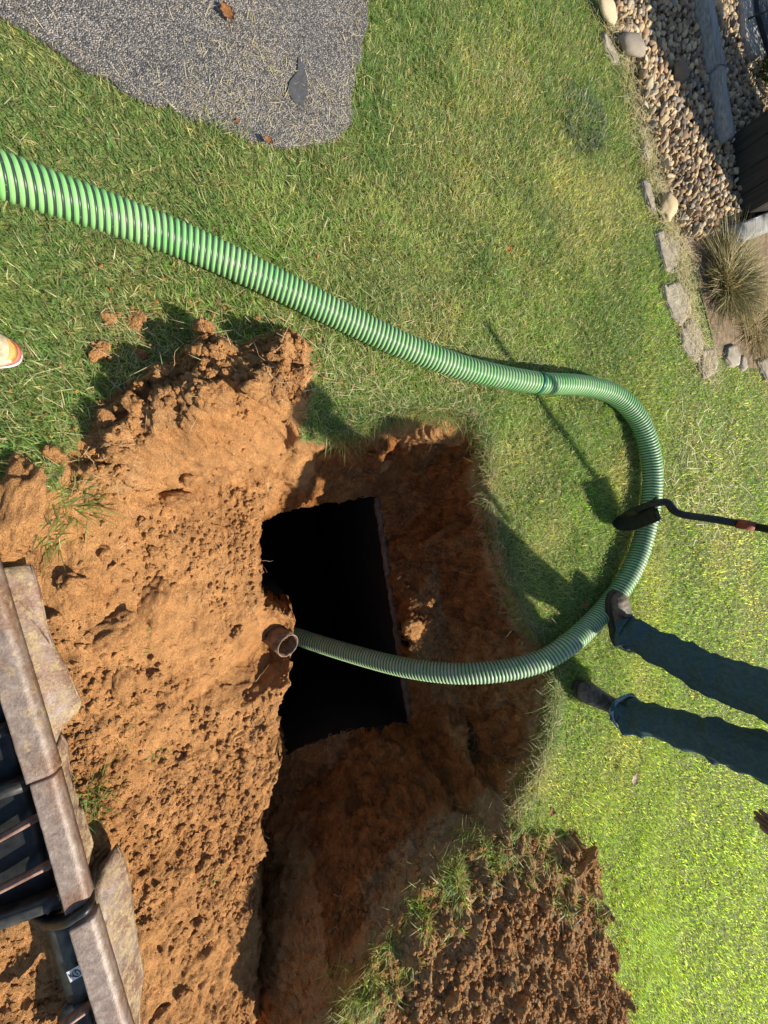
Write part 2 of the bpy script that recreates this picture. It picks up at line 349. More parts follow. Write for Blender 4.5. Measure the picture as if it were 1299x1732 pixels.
# near wall foot along the ramp
addline([(W(*q)[0], W(*q)[1]+0.04, z) for q, z in zip(lipnear[13:], (-.68, -.68, -.67, -.66, -.65, -.62, -.56, -.46))], True)
pts = [  # far wall foot and the ledge below it
 (690, 735, -.06), (735, 745, -.15), (725, 790, -.38), (733, 850, -.45), (740, 950, -.46), (752, 1040, -.47), (768, 1130, -.47), (785, 1200, -.44), (790, 1260, -.40),
 (690, 820, -.53), (700, 950, -.55), (690, 1030, -.53), (705, 1058, -.47), (696, 1100, -.50), (722, 1125, -.54), (730, 1190, -.53),
 (560, 792, -.36), (610, 785, -.40), (500, 800, -.26), (655, 760, -.36), (640, 775, -.3),
 (560, 1300, -.66), (640, 1290, -.64), (720, 1290, -.50), (800, 1310, -.28), (500, 1340, -.69), (520, 1480, -.66), (600, 1450, -.54), (690, 1420, -.40), (760, 1370, -.28),
 (540, 1400, -.67), (480, 1560, -.64), (540, 1570, -.55), (610, 1560, -.30), (480, 1660, -.56), (530, 1670, -.42), (470, 1750, -.5), (510, 1760, -.3),
 # spoil ridge on the lawn beyond the scraped face
 (140, 770, 0), (165, 700, 0), (225, 640, 0), (330, 592, 0), (400, 575, 0), (480, 556, 0), (532, 590, 0), (540, 650, 0), (530, 715, .01),
 (215, 705, .09), (270, 668, .16), (330, 652, .18), (390, 648, .19), (430, 640, .18), (480, 625, .17), (505, 650, .12), (345, 575, .08), (480, 585, .13),
 (260, 740, .09), (350, 712, .12), (440, 690, .09), (490, 700, .05), (180, 790, .02),
 (225, 828, -.03), (262, 822, -.045), (300, 814, -.06), (340, 808, -.075), (380, 799, -.09), (430, 788, -.11), (480, 772, -.13), (520, 765, -.14), (232, 842, -.09), (265, 836, -.14), (300, 830, -.18), (340, 823, -.20), (382, 814, -.22), (434, 803, -.24), (478, 792, -.26), (448, 860, -.26),
 # scraped bench
 (100, 860, .01), (150, 900, -.02), (210, 950, -.07), (300, 900, -.15), (400, 900, -.22), (300, 1000, -.15), (400, 1000, -.24), (100, 1000, .0), (150, 1200, -.05), (300, 1200, -.17), (400, 1200, -.25),
 (200, 1400, -.10), (330, 1400, -.20), (230, 1600, -.13), (350, 1600, -.22), (250, 1732, -.14), (0, 870, .05), (60, 860, .07), (0, 950, .0), (0, 1200, -.09), (0, 1500, -.12), (0, 1732, -.14), (100, 1600, -.12),
 # far spoil heap
 (958, 1408, 0), (1012, 1470, 0), (1022, 1530, 0), (1048, 1620, 0), (1068, 1700, 0), (1072, 1830, 0), (890, 1470, .07), (960, 1450, .05), (850, 1560, .12), (940, 1560, .11), (1000, 1570, .07),
 (800, 1700, .15), (930, 1700, .13), (720, 1640, .12), (1020, 1680, .06), (700, 1800, .12), (900, 1830, .1),
 # lawn
 (900, 700, 0), (900, 900, 0), (960, 1050, 0), (1000, 1250, 0), (980, 1350, 0), (1150, 1500, 0), (300, 500, 0), (100, 600, 0), (0, 720, 0), (600, 640, 0), (1100, 1732, 0), (700, 640, 0)]
pitW = [W(*q)[:2] for q in lipfar]+[W(*q)[:2] for q in lipnear[::-1]]
for q in pts:
    if q[1] > 1280 and q[2] < -.22 and 445 < q[0] < 830:       # keep floor points inside the opening's own outline
        z_ = q[2]
        while z_ < -.03:
            x_, y_, _ = W(q[0], q[1], z_); A1 = np.array([x_]); B1 = np.array([y_])
            if inpoly(A1, B1, pitW)[0] and distpoly(A1, B1, [W(*p)[:2] for p in lipfar], False)[0] > min(.22, .05+.30*abs(z_)): break
            z_ += .01
        q = (q[0], q[1], z_)
    ctrl.append(W(*q))
for q in [(2.78, .35, 0), (2.72, .12, .0), (2.62, .62, .03), (2.85, -.2, 0), (2.6, -.6, 0), (2.0, -1.05, -.02), (1.0, -1.2, 0), (0, -1.2, 0), (-.8, -1.1, 0), (2.95, .9, 0), (3.0, 1.4, 0), (2.9, 1.9, 0), (2.5, 2.1, 0)]: ctrl.append(q)
X0, X1, Y0, Y1 = -1.5, 3.3, -1.5, 2.4
bd = [(X0, Y0), (X1, Y0), (X1, Y1), (X0, Y1)]
for i in range(4):
    a_, b_ = bd[i], bd[(i+1) % 4]
    for k in range(8): ctrl.append((a_[0]+(b_[0]-a_[0])*k/8, a_[1]+(b_[1]-a_[1])*k/8, 0.0))
vv = [Vector((c[0], c[1])) for c in ctrl]
res = delaunay_2d_cdt(vv, edges, [], 0, 1e-6)
ov, ofc, ovi = res[0], res[2], res[3]
oz = []
for i, v_ in enumerate(ov):
    if ovi[i]: oz.append(sum(ctrl[k][2] for k in ovi[i][:1]))
    else:
        d = sorted(((c[0]-v_[0])**2+(c[1]-v_[1])**2, c[2]) for c in ctrl)[:2]
        oz.append((d[0][1]*math.sqrt(d[1][0])+d[1][1]*math.sqrt(d[0][0]))/(math.sqrt(d[0][0])+math.sqrt(d[1][0])+1e-9))
DX = 0.0066
nx = int((X1-X0)/DX)+1; ny = int((Y1-Y0)/DX)+1
gx = np.linspace(X0, X1, nx); gy = np.linspace(Y0, Y1, ny)
GX, GY = np.meshgrid(gx, gy)                       # (ny,nx)
GZ = np.zeros_like(GX)
for f in ofc:
    for k in range(1, len(f)-1):
        ia, ib, ic = f[0], f[k], f[k+1]
        A, B, C = ov[ia], ov[ib], ov[ic]
        x_lo, x_hi = min(A[0], B[0], C[0]), max(A[0], B[0], C[0]); y_lo, y_hi = min(A[1], B[1], C[1]), max(A[1], B[1], C[1])
        i0, i1 = max(0, int((x_lo-X0)/DX)-1), min(nx, int((x_hi-X0)/DX)+3); j0, j1 = max(0, int((y_lo-Y0)/DX)-1), min(ny, int((y_hi-Y0)/DX)+3)
        if i1 <= i0 or j1 <= j0: continue
        det = (B[1]-C[1])*(A[0]-C[0])+(C[0]-B[0])*(A[1]-C[1])
        if abs(det) < 1e-12: continue
        sx, sy = GX[j0:j1, i0:i1], GY[j0:j1, i0:i1]
        u = ((B[1]-C[1])*(sx-C[0])+(C[0]-B[0])*(sy-C[1]))/det; v_ = ((C[1]-A[1])*(sx-C[0])+(A[0]-C[0])*(sy-C[1]))/det
        wq = 1-u-v_; msk = (u >= -1e-4) & (v_ >= -1e-4) & (wq >= -1e-4)
        GZ[j0:j1, i0:i1][msk] = (u*oz[ia]+v_*oz[ib]+wq*oz[ic])[msk]

# outline of the bare soil
dirt_px = [(-260, 760), (-120, 800), (0, 818), (60, 815), (95, 838), (112, 800), (150, 745), (165, 690), (205, 660), (262, 625), (325, 590), (345, 560), (370, 580), (410, 592), (440, 575), (490, 570), (525, 588), (532, 640), (512, 700), (503, 742)]
dirt_px += [(a_+4, b_-2) for a_, b_, _ in lipfar[1:17]]
dirt_px += [(868, 1395), (900, 1405), (922, 1400), (945, 1412), (965, 1406), (990, 1435), (1016, 1475), (1008, 1505), (1022, 1535), (1016, 1570), (1046, 1612), (1036, 1650), (1070, 1680), (1058, 1720), (1078, 1790), (1070, 1860), (400, 2150), (-200, 2100), (-420, 1400)]
dirtW = [W(*q, 0)[:2] for q in dirt_px]
wx = GX+0.035*fbm(GX, GY, 9, 4, 31)+0.01*fbm(GX, GY, 45, 2, 3); wy = GY+0.035*fbm(GX, GY, 9, 4, 47)+0.01*fbm(GX, GY, 45, 2, 9)
DM = inpoly(wx, wy, dirtW)
TM = inpoly(GX+0.012*fbm(GX, GY, 22, 3, 5), GY+0.012*fbm(GX, GY, 22, 3, 8), tankpoly)
# roughness of each part of the soil
dd = distpoly(GX, GY, dirtW)
inner = np.clip(dd/0.06, 0, 1)*DM
face = np.array([W(*q)[:2] for q in [(260, 735, .05), (440, 690, .05), (490, 705, .03), (455, 795, -.2), (380, 810, -.15), (235, 835, -.1)]])
fm = np.clip(1-distpoly(GX, GY, face)/0.05, 0, 1); fm[inpoly(GX, GY, face)] = 1
heap = np.array([W(*q)[:2] for q in [(925, 1300), (990, 1420), (1050, 1620), (1090, 1830), (500, 1830), (600, 1650), (700, 1515), (780, 1440), (860, 1380), (905, 1325)]])
hm = inpoly(GX, GY, heap).astype(float)
rid = np.array([W(*q)[:2] for q in [(150, 780), (165, 690), (240, 630), (345, 560), (530, 575), (530, 700), (440, 690), (260, 740), (225, 840), (100, 870)]])
rm = inpoly(GX, GY, rid).astype(float)
amp = (0.018+0.03*rm+0.022*hm)*(1-0.7*fm)
GZ = GZ+inner*amp*fbm(GX, GY, 14, 5, 11, 0.6)
gr = np.abs(fbm(GX*0.35+GY*0.08, GY*3.0, 10, 4, 71, 0.6)); GZ = GZ-inner*(1-hm)*(1-rm)*0.012*gr      # drag marks of the bucket
GZ = GZ+(~DM)*0.02*fbm(GX, GY, 2.5, 3, 2)*np.clip(np.minimum(np.minimum(GX-X0, X1-GX), np.minimum(GY-Y0, Y1-GY))/0.4, 0, 1)
rgh = np.clip(np.maximum(np.maximum(rm, hm), .15+1.8*fbm(GX, GY, 3.2, 3, 151)), .22, 1)*(1-.7*fm)
GZ = GZ+inner*(rgh*0.0085*fbm(GX*.75, GY*1.1, 38, 3, 101, .65)+(.35+.65*rgh)*0.0045*fbm(GX*.55, GY*1.25, 85, 2, 111, .7))
# lumps pressed into the surface
ns = 10000; sxs = rng.uniform(X0, X1, ns); sys_ = rng.uniform(Y0+.3, Y1, ns)
for k in range(ns):
    x, y = sxs[k], sys_[k]; i, j = int((x-X0)/DX), int((y-Y0)/DX)
    if not (3 < i < nx-4 and 3 < j < ny-4) or not DM[j, i] or TM[j, i] or math.hypot(x-.62, y-.26) < .10: continue
    big = rm[j, i] or hm[j, i]
    if fm[j, i] > .5 and rng.random() < .85: continue
    if hm[j, i] and rng.random() < .3: continue
    if not big and rgh[j, i] < .55+.45*rng.random(): continue
    r_ = (0.007+0.026*rng.random()**3)*(1.45 if big else 1.0)
    q = int(r_*1.6/DX)+2; a0, a1, b0, b1 = max(0, i-q), min(nx, i+q+1), max(0, j-q), min(ny, j+q+1)
    th = rng.random()*3.14; e = 0.6+0.4*rng.random(); c_, s_ = math.cos(th), math.sin(th)
    hsc = (.9 if r_ < .03 else .7) if big else .45; ddx, ddy = GX[b0:b1, a0:a1]-x, GY[b0:b1, a0:a1]-y
    rr = np.hypot((ddx*c_+ddy*s_), (-ddx*s_+ddy*c_)/e)*(1+0.5*vnoise(GX[b0:b1, a0:a1], GY[b0:b1, a0:a1], 60, k % 50))
    q2_ = np.clip(1-(rr/r_)**2, 0, 1); bmp = (np.sqrt(q2_) if big else q2_**1.5*1.2)*r_*hsc
    GZ[b0:b1, a0:a1] += bmp*DM[b0:b1, a0:a1]
zbase = GZ.copy()
slope = np.hypot(*np.gradient(GZ, DX))
# lumps on walls: push the surface sideways too
PX = GX.copy(); PY = GY.copy()
wob = np.clip(slope/1.5, 0, 1)*inner
zz = GZ*1.0
PX += wob*0.030*fbm(GX+zz, zz*1.3+GY, 16, 4, 91, .6); PY += wob*0.034*fbm(GX+zz*.7, zz*1.7-GY*.5, 15, 4, 55, .6)
gyy, gxx = np.gradient(GZ, DX); nl_ = 1/np.sqrt(1+gxx**2+gyy**2); deep = np.clip((-GZ-.05)/.15, 0, 1)*inner*np.clip(((GY > .36)|(GX > .95))*1.0+0*GX, 0, 1)
r3 = 0.040*(np.abs(fbm(GX+zz*.6, GY-zz*.8, 11, 4, 131, .6))-.2)+0.018*np.abs(fbm(GX-zz*.9, GY+zz*.7, 38, 3, 137, .65))
PX += -gxx*nl_*r3*deep; PY += -gyy*nl_*r3*deep; GZ = GZ+nl_*r3*deep
def zat(x, y, arr=None):
    A = GZ if arr is None else arr
    x = np.asarray(x, float); y = np.asarray(y, float)
    fx = np.clip((x-X0)/DX, 0, nx-1.001); fy = np.clip((y-Y0)/DX, 0, ny-1.001); i = fx.astype(int); j = fy.astype(int); u = fx-i; v_ = fy-j
    z = (A[j, i]*(1-u)+A[j, i+1]*u)*(1-v_)+(A[j+1, i]*(1-u)+A[j+1, i+1]*u)*v_
    return np.where((x < X0) | (x > X1) | (y < Y0) | (y > Y1), 0.0, z)
# how moist (dark red subsoil) each spot is: cut faces of the pit, dry crust elsewhere
moist = np.clip((-GZ-0.33)/0.2, 0, 1)*0.75+0.55*fbm(GX, GY, 5, 3, 66)
wallband = np.clip((slope-1.2)/1.0, 0, 1)*(GY > 0.4)*(GX > -0.35)*(GZ < -.03); moist = np.clip(np.maximum(moist, wallband*0.95)+0.1, 0, 1)
farside = (GY > .55)*(GX > -.3)
ledge = np.clip((.75-slope)/.4, 0, 1)*np.clip((-GZ-.42)/.05, 0, 1)*farside
topsoil = np.clip((GZ+.12+.03*fbm(GX, GY, 9, 3, 12))/.04, 0, 1)*np.clip((slope-.7)/.4, 0, 1)*farside*(hm < .5)
browna = np.clip(np.maximum(hm*.9+.35*rm*(fbm(GX, GY, 6, 3, 5) > .05), np.maximum(ledge*.75, topsoil)), 0, 1)
moist = np.clip(moist-.35*ledge, 0, 1)
_p0 = np.array(W(487, 1092, -.345)); _pd = np.array([-.24, -.42, -.87]); _pd /= np.linalg.norm(_pd)
_r = np.stack([PX-_p0[0], PY-_p0[1], GZ-_p0[2]], -1); _t = _r @ _pd; _q = np.linalg.norm(_r-_t[..., None]*_pd, axis=-1)
TM = TM | ((_q < .053) & (_t < .3))
idx = np.arange(nx*ny).reshape(ny, nx)
quads = np.stack([idx[:-1, :-1], idx[:-1, 1:], idx[1:, 1:], idx[1:, :-1]], -1).reshape(-1, 4)
dmc = DM[:-1, :-1].ravel(); tmc = TM[:-1, :-1].ravel()
Vg = np.stack([PX.ravel(), PY.ravel(), GZ.ravel()], -1)
def submesh(name, sel, attrs=None, smooth=True):
    q = quads[sel]; u, inv = np.unique(q.ravel(), return_inverse=True)
    return npmesh(name, Vg[u], [inv.reshape(-1, 4)], smooth=smooth, attrs={k: v.ravel()[u] for k, v in (attrs or {}).items()})
pit = link('excavated_soil', submesh('excavated_soil', dmc & ~tmc, {'moist': moist, 'brown': browna}), M_soil, kind='structure')
turf = link('ground', submesh('ground', ~dmc), M_turf, kind='structure')
# the rest of the ground out to the horizon, round the detailed rectangle
R = 200.0
outer = bmesh.new()
for (a_, b_, c_, d_) in ((-R, -R, R, Y0), (-R, Y1, R, R), (-R, Y0, X0, Y1), (X1, Y0, R, Y1)):
    vs = [outer.verts.new((x, y, 0)) for x, y in ((a_, b_), (c_, b_), (c_, d_), (a_, d_))]; outer.faces.new(vs)
link('lawn_ground', bm2me(outer), M_turf, kind='structure')

# ------------------------------------------------------------------ tank below the opening
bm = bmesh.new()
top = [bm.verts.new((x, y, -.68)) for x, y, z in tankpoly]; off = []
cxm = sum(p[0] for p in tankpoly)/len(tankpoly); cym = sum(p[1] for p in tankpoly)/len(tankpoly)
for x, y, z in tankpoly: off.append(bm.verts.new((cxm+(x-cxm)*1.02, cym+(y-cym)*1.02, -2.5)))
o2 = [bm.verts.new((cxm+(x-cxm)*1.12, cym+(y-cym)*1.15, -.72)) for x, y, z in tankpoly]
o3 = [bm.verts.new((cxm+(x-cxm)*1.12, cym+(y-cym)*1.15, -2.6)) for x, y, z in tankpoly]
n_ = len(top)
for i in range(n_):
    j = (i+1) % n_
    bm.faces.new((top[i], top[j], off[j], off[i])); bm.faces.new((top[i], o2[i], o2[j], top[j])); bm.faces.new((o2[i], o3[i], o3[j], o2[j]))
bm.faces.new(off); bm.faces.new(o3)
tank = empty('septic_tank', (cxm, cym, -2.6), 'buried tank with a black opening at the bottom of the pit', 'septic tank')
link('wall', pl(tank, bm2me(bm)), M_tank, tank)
def rimbar(a_, b_, wd, ht, seed):
    a_, b_ = Vector(a_), Vector(b_); n_ = 60; d = (b_-a_).normalized(); s_ = Vector((-d.y, d.x, 0)); V = []; Fq = []
    for i in range(n_+1):
        p = a_.lerp(b_, i/n_)
        for k in range(8):
            an = 2*math.pi*k/8; o = s_*(wd*math.cos(an))+Vector((0, 0, ht*math.sin(an)))
            q = p+o; q += Vector((mnoise.noise(q*30), mnoise.noise(q*31+Vector((5, 5, 5))), mnoise.noise(q*29+Vector((9, 1, 5)))))*0.012; V.append(q)
    for i in range(n_):
        for k in range(8): Fq.append((i*8+k, i*8+(k+1) % 8, i*8+8+(k+1) % 8, i*8+8+k))
    return npmesh('rim', np.array([list(v) for v in V]), [np.array(Fq)], smooth=True)
link('rim', pl(tank, rimbar(W(637, 842, -.675), W(694, 1218, -.675), 0.022, 0.02, 1)), M_rim, tank)

# ------------------------------------------------------------------ driveway
drv_px = [(0, 22), (60, 55), (120, 98), (200, 146), (300, 190), (380, 214), (455, 243), (515, 250), (562, 242), (590, 205), (602, 150), (610, 80), (622, 0)]
drv = [W(*q, .012)[:2] for q in drv_px]
drvfull = [(-1.52, -6.0), (-1.5, -1.2)]+drv+[(-6.0, 1.5), (-9.0, 1.5), (-9.0, -6.0)]
bm = bmesh.new(); dense = []
for i in range(len(drvfull)):
    a_, b_ = drvfull[i], drvfull[(i+1) % len(drvfull)]; k_ = max(1, int(min(60, math.hypot(b_[0]-a_[0], b_[1]-a_[1])/0.03)))
    for k in range(k_):
        x = a_[0]+(b_[0]-a_[0])*k/k_; y = a_[1]+(b_[1]-a_[1])*k/k_
        dense.append((x+0.03*float(fbm(x, y, 12, 4, 4)), y+0.03*float(fbm(x, y, 12, 4, 14))))
v1 = [bm.verts.new((x, y, 0.016)) for x, y in dense]; v0 = [bm.verts.new((x, y, -0.06)) for x, y in dense]
bm.faces.new(v1)
for i in range(len(v1)): bm.faces.new((v1[i], v0[i], v0[(i+1) % len(v1)], v1[(i+1) % len(v1)]))
link('driveway', bm2me(bm), M_asph, kind='structure')
# cast shadow painted onto the asphalt as a thin dark patch near its corner
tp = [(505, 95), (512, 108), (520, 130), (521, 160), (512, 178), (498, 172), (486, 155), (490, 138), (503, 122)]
link('shade_patch', slab_mesh([Vector(W(a_, b_, .021)) for a_, b_ in tp], 0.004), simple('shade', (0.055, 0.055, 0.058), (0.09, 0.088, 0.09), 80, 0.7, 0, 0.003), None, 'dark patch of painted shade on the asphalt near the driveway corner', 'tar patch')

# ------------------------------------------------------------------ rock bed
bed_px = [(1000, -60), (1012, 10), (1036, 70), (1060, 118), (1078, 200), (1102, 270), (1118, 345), (1140, 400), (1170, 440), (1190, 520), (1210, 600), (1250, 620), (1400, 640), (1500, 300), (1500, -200)]
bedW = [W(*q, 0)[:2] for q in bed_px]
# ------------------------------------------------------------------ grass
def blades(P0, hgt, wid, yaw, lean, curl, col):
    n = len(P0); dx, dy = np.cos(yaw), np.sin(yaw)
    sd_ = np.stack([-dy, dx, 0.3*np.sin(yaw*7)], -1)
    def pt(t): return P0+np.stack([dx*hgt*(lean*t+curl*t*t), dy*hgt*(lean*t+curl*t*t), hgt*(t-0.45*curl*t*t)*np.sqrt(np.clip(1-0.35*lean**2, .15, 1))], -1)
    a = pt(0.0); b_ = pt(0.5); c = pt(1.0); ww = wid[:, None]*sd_*0.5
    V = np.stack([a-ww, a+ww, b_-ww*0.85, b_+ww*0.85, c], 1).reshape(-1, 3)
    i = (np.arange(n)*5)[:, None]
    q = i+np.array([[0, 1, 3, 2]]); t = i+np.array([[2, 3, 4]])
    C = np.repeat(col, 5, 0).reshape(n, 5, 3); C[:, 0:2] *= np.array([0.85, 0.9, 0.95]); C = C.reshape(-1, 3)
    return V, q, t, C
def lawn_cols(x, y, n):
    base = np.array([0.305, 0.420, 0.125]); yel = np.array([0.58, 0.555, 0.25]); dark = np.array([0.155, 0.245, 0.088]); straw = np.array([0.58, 0.50, 0.27])
    yf = np.clip(np.exp(-((x+1.75)**2/0.9+(y-1.5)**2/0.8))*0.6+1.3*fbm(x*.7+y*.5, y-x*.3, 2.6, 4, 21)+0.16, 0, 1)[:, None]
    df = np.clip(0.45-0.25*x+0.9*fbm(x, y, 3.5, 3, 33)-0.1*y, 0, 0.8)[:, None]
    lf = np.clip((x-.7)*.55+(y-1.5)*.10+.5*fbm(x, y, 2.0, 3, 91), 0, 1)[:, None]; c = base*(1-yf)+yel*yf; c = c*(1-df*(1-lf))+dark*df*(1-lf); c = c*(1-lf)+np.array([0.39, 0.49, 0.10])*lf
    sm = rng.random(n) < (0.16+0.22*yf[:, 0])*(1-.75*lf[:, 0]); c[sm] = straw*rng.uniform(.6, 1.15, (sm.sum(), 1))
    return c*rng.uniform(0.6, 1.35, (n, 1))*(1+rng.uniform(-.12, .12, (n, 3)))
def lawn(n, xr, yr, hscale=1.0, wscale=1.0, avoid_inner=None):
    x = rng.uniform(*xr, n); y = rng.uniform(*yr, n)
    wxx = x+0.035*fbm(x, y, 9, 4, 31)+0.01*fbm(x, y, 45, 2, 3); wyy = y+0.035*fbm(x, y, 9, 4, 47)+0.01*fbm(x, y, 45, 2, 9)
    ok = ~inpoly(wxx, wyy, dirtW)
    ok &= ~(inpoly(x, y, drvfull) & (distpoly(x, y, drv, False) > 0.035*np.clip(.4+2*fbm(x, y, 10, 3, 4), 0, 1.5)*rng.random(len(x))**.5))
    ok &= ~inpoly(x+0.06*fbm(x, y, 9, 3, 41), y+0.06*fbm(x, y, 9, 3, 44), bedW)
    if avoid_inner: ok &= ~((x > avoid_inner[0]) & (x < avoid_inner[1]) & (y > avoid_inner[2]) & (y < avoid_inner[3]))
    # only what can come into view (with a margin of about a metre)
    dep = y*CP+H*SP; r_ = x/np.maximum(dep, .05); ok &= (dep > 0.3) & (np.abs(r_) < 1.384+1.7/dep)
    x, y = x[ok], y[ok]; n = len(x)
    z = zat(x, y)
    tall = np.clip(1+0.8*fbm(x, y, 5, 3, 61), .5, 1.8)
    h_ = rng.uniform(0.016, 0.037, n)*tall*hscale; wd = rng.uniform(0.0018, 0.0046, n)*wscale
    yaw = rng.uniform(0, 6.283, n)+1.2*fbm(x, y, 4, 2, 15); ln = rng.uniform(0.0, 1.15, n); cu = rng.uniform(0, 0.9, n)
    return blades(np.stack([x, y, z], -1), h_, wd, yaw, ln, cu, lawn_cols(x, y, n))
def merge(parts):
    Vs, Qs, Ts, Cs = [], [], [], []; o = 0
    for V, q, t, C in parts: Vs.append(V); Qs.append(q+o); Ts.append(t+o); Cs.append(C); o += len(V)
    return np.concatenate(Vs), [np.concatenate(Qs), np.concatenate(Ts)], np.concatenate(Cs)
parts = [lawn(430000, (-3.0, 3.3), (-1.4, 2.7)),
         lawn(520000, (-6.2, 6.2), (-1.8, 5.4), 1.0, 1.5, (-3.0, 3.3, -1.4, 2.7))]
# longer blades hanging over the cut edge of the sod
def along(poly, n, spread, zofs=0.0):
    P_ = np.array([p[:2] for p in poly]); d = np.r_[0, np.cumsum(np.hypot(*np.diff(P_, axis=0).T))]; t = rng.uniform(0, d[-1], n)
    x = np.interp(t, d, P_[:, 0])+rng.normal(0, spread, n); y = np.interp(t, d, P_[:, 1])+rng.normal(0, spread, n); return x, y
fl = [W(*q) for q in lipfar]
x, y = along(fl[1:18], 6500, 0.016); m_ = vnoise(x, y, 12, 5) > -0.25; x, y = x[m_], y[m_]; n_ = len(x)
parts.append(blades(np.stack([x, y, np.maximum(zat(x, y), -.05)], -1), rng.uniform(.025, .065, n_), rng.uniform(.0018, .004, n_), rng.uniform(0, 6.28, n_), rng.uniform(.2, 1.6, n_), rng.uniform(.2, 1.2, n_), lawn_cols(x, y, n_)*0.7))
# ragged turf strip left between the pit and the far heap
x, y = along([W(*q, .05) for q in [(905, 1330), (880, 1400), (830, 1440), (770, 1480), (715, 1530), (665, 1600), (580, 1700)]], 6500, 0.05); m_ = fbm(x, y, 16, 3, 5) > 0.08; x, y = x[m_], y[m_]; n_ = len(x)
parts.append(blades(np.stack([x, y, zat(x, y)], -1), rng.uniform(.015, .05, n_), rng.uniform(.002, .0045, n_), rng.uniform(0, 6.28, n_), rng.uniform(.1, 1.6, n_), rng.uniform(.1, 1.2, n_), lawn_cols(x, y, n_)*.75))
x, y = along([W(*q, .05) for q in [(895, 1330), (930, 1400), (905, 1470), (960, 1500), (1010, 1480), (1025, 1560)]], 3500, 0.05); m_ = fbm(x, y, 14, 3, 25) > 0.06; x, y = x[m_], y[m_]; n_ = len(x)
parts.append(blades(np.stack([x, y, zat(x, y)], -1), rng.uniform(.015, .06, n_), rng.uniform(.002, .0045, n_), rng.uniform(0, 6.28, n_), rng.uniform(.1, 1.6, n_), rng.uniform(.1, 1.2, n_), lawn_cols(x, y, n_)*.8))
V, Fs, C = merge(parts)
link('grass', npmesh('grass', V, Fs, C), M_grass, kind='stuff', label='short green lawn grass with yellowed patches', cat='grass')

# dry clippings and roots
def strips(n, gen, lo, hi, wlo, whi, cols, zof=0.02):
    x, y = gen(n); n = len(x); z = zat(x, y)+zof*rng.random(n); yaw = rng.uniform(0, 6.28, n); h_ = rng.uniform(lo, hi, n)
    col = np.array(cols)[rng.integers(0, len(cols), n)]*rng.uniform(.7, 1.2, (n, 1))
    V, q, t, C = blades(np.stack([x, y, z], -1), h_, rng.uniform(wlo, whi, n), yaw, rng.uniform(.8, 1.3, n), rng.uniform(-.3, .3, n), col)
    V = V.reshape(n, 5, 3); V[:, :, 2] = z[:, None]+(V[:, :, 2]-z[:, None])*rng.uniform(0.02, .35, n)[:, None]; return V.reshape(-1, 3), q, t, C
def g_lawn(n):
    x = rng.uniform(-4.5, 4.5, n); y = rng.uniform(-1, 4.2, n); wxx = x; ok = ~inpoly(x, y, dirtW) & ~inpoly(x, y, drvfull) & (rng.random(n) < 0.35+1.2*fbm(x, y, 2.2, 4, 21)+0.5*np.exp(-((x+1.75)**2+(y-1.5)**2)))
    return x[ok], y[ok]
tan = [(0.55, 0.45, 0.24), (0.62, 0.54, 0.33), (0.42, 0.31, 0.15), (0.50, 0.47, 0.25)]
pa = strips(24000, g_lawn, .012, .045, .0012, .0028, tan, 0.035)
def g_drv(n):
    x = rng.uniform(-3.2, -1.3, n); y = rng.uniform(-1.2, .9, n); ok = inpoly(x, y, drvfull) & (rng.random(n) < 0.30+1.0*fbm(x, y, 3, 3, 9)+0.6*np.exp(-distpoly(x, y, drv, False)/0.06)); return x[ok], y[ok]
x_, y_ = None, None
V, q, t, C = strips(16000, g_drv, .012, .045, .001, .0022, tan, 0.0); V[:, 2] += 0.0185
pb = (V, q, t, C)
def g_near(n):
    x, y = along([W(*q, 0) for q in [(0, 700), (160, 760), (240, 650), (345, 570), (540, 600), (700, 640), (900, 640)]], n, 0.16); k_ = ~inpoly(x, y, dirtW) | (rng.random(n) < .12); return x[k_], y[k_]
pc = strips(2200, g_near, .02, .08, .001, .0022, tan, 0.02)
def g_bed(n): return along([W(*q, 0) for q in [(1010, 0), (1060, 110), (1085, 220), (1105, 300), (1125, 380), (1150, 450), (1160, 560), (1200, 640)]], n, 0.07)
pd = strips(5000, g_bed, .03, .09, .0014, .003, tan, 0.04)
def g_sh(n): return W(1180, 800)[0]+rng.normal(0, .22, n), W(1180, 800)[1]+rng.normal(0, .3, n)
pe = strips(140, g_sh, .06, .12, .003, .006, [(0.66, 0.58, 0.36)], 0.05)
def g_lip(n): return along(fl[1:18], n, 0.015)
pf = strips(1500, g_lip, .02, .07, .0012, .0026, [(0.45, 0.34, 0.18), (0.34, 0.22, 0.12), (0.50, 0.42, 0.24)], 0.02)
pf[0][:, 2] = np.maximum(pf[0][:, 2], -.06)
V, Fs, C = merge([pa, pb, pc, pd, pe, pf])
link('dry_clippings', npmesh('dry_clippings', V, Fs, C), M_straw, kind='stuff', label='dry straw coloured grass clippings strewn over lawn and asphalt', cat='clippings')

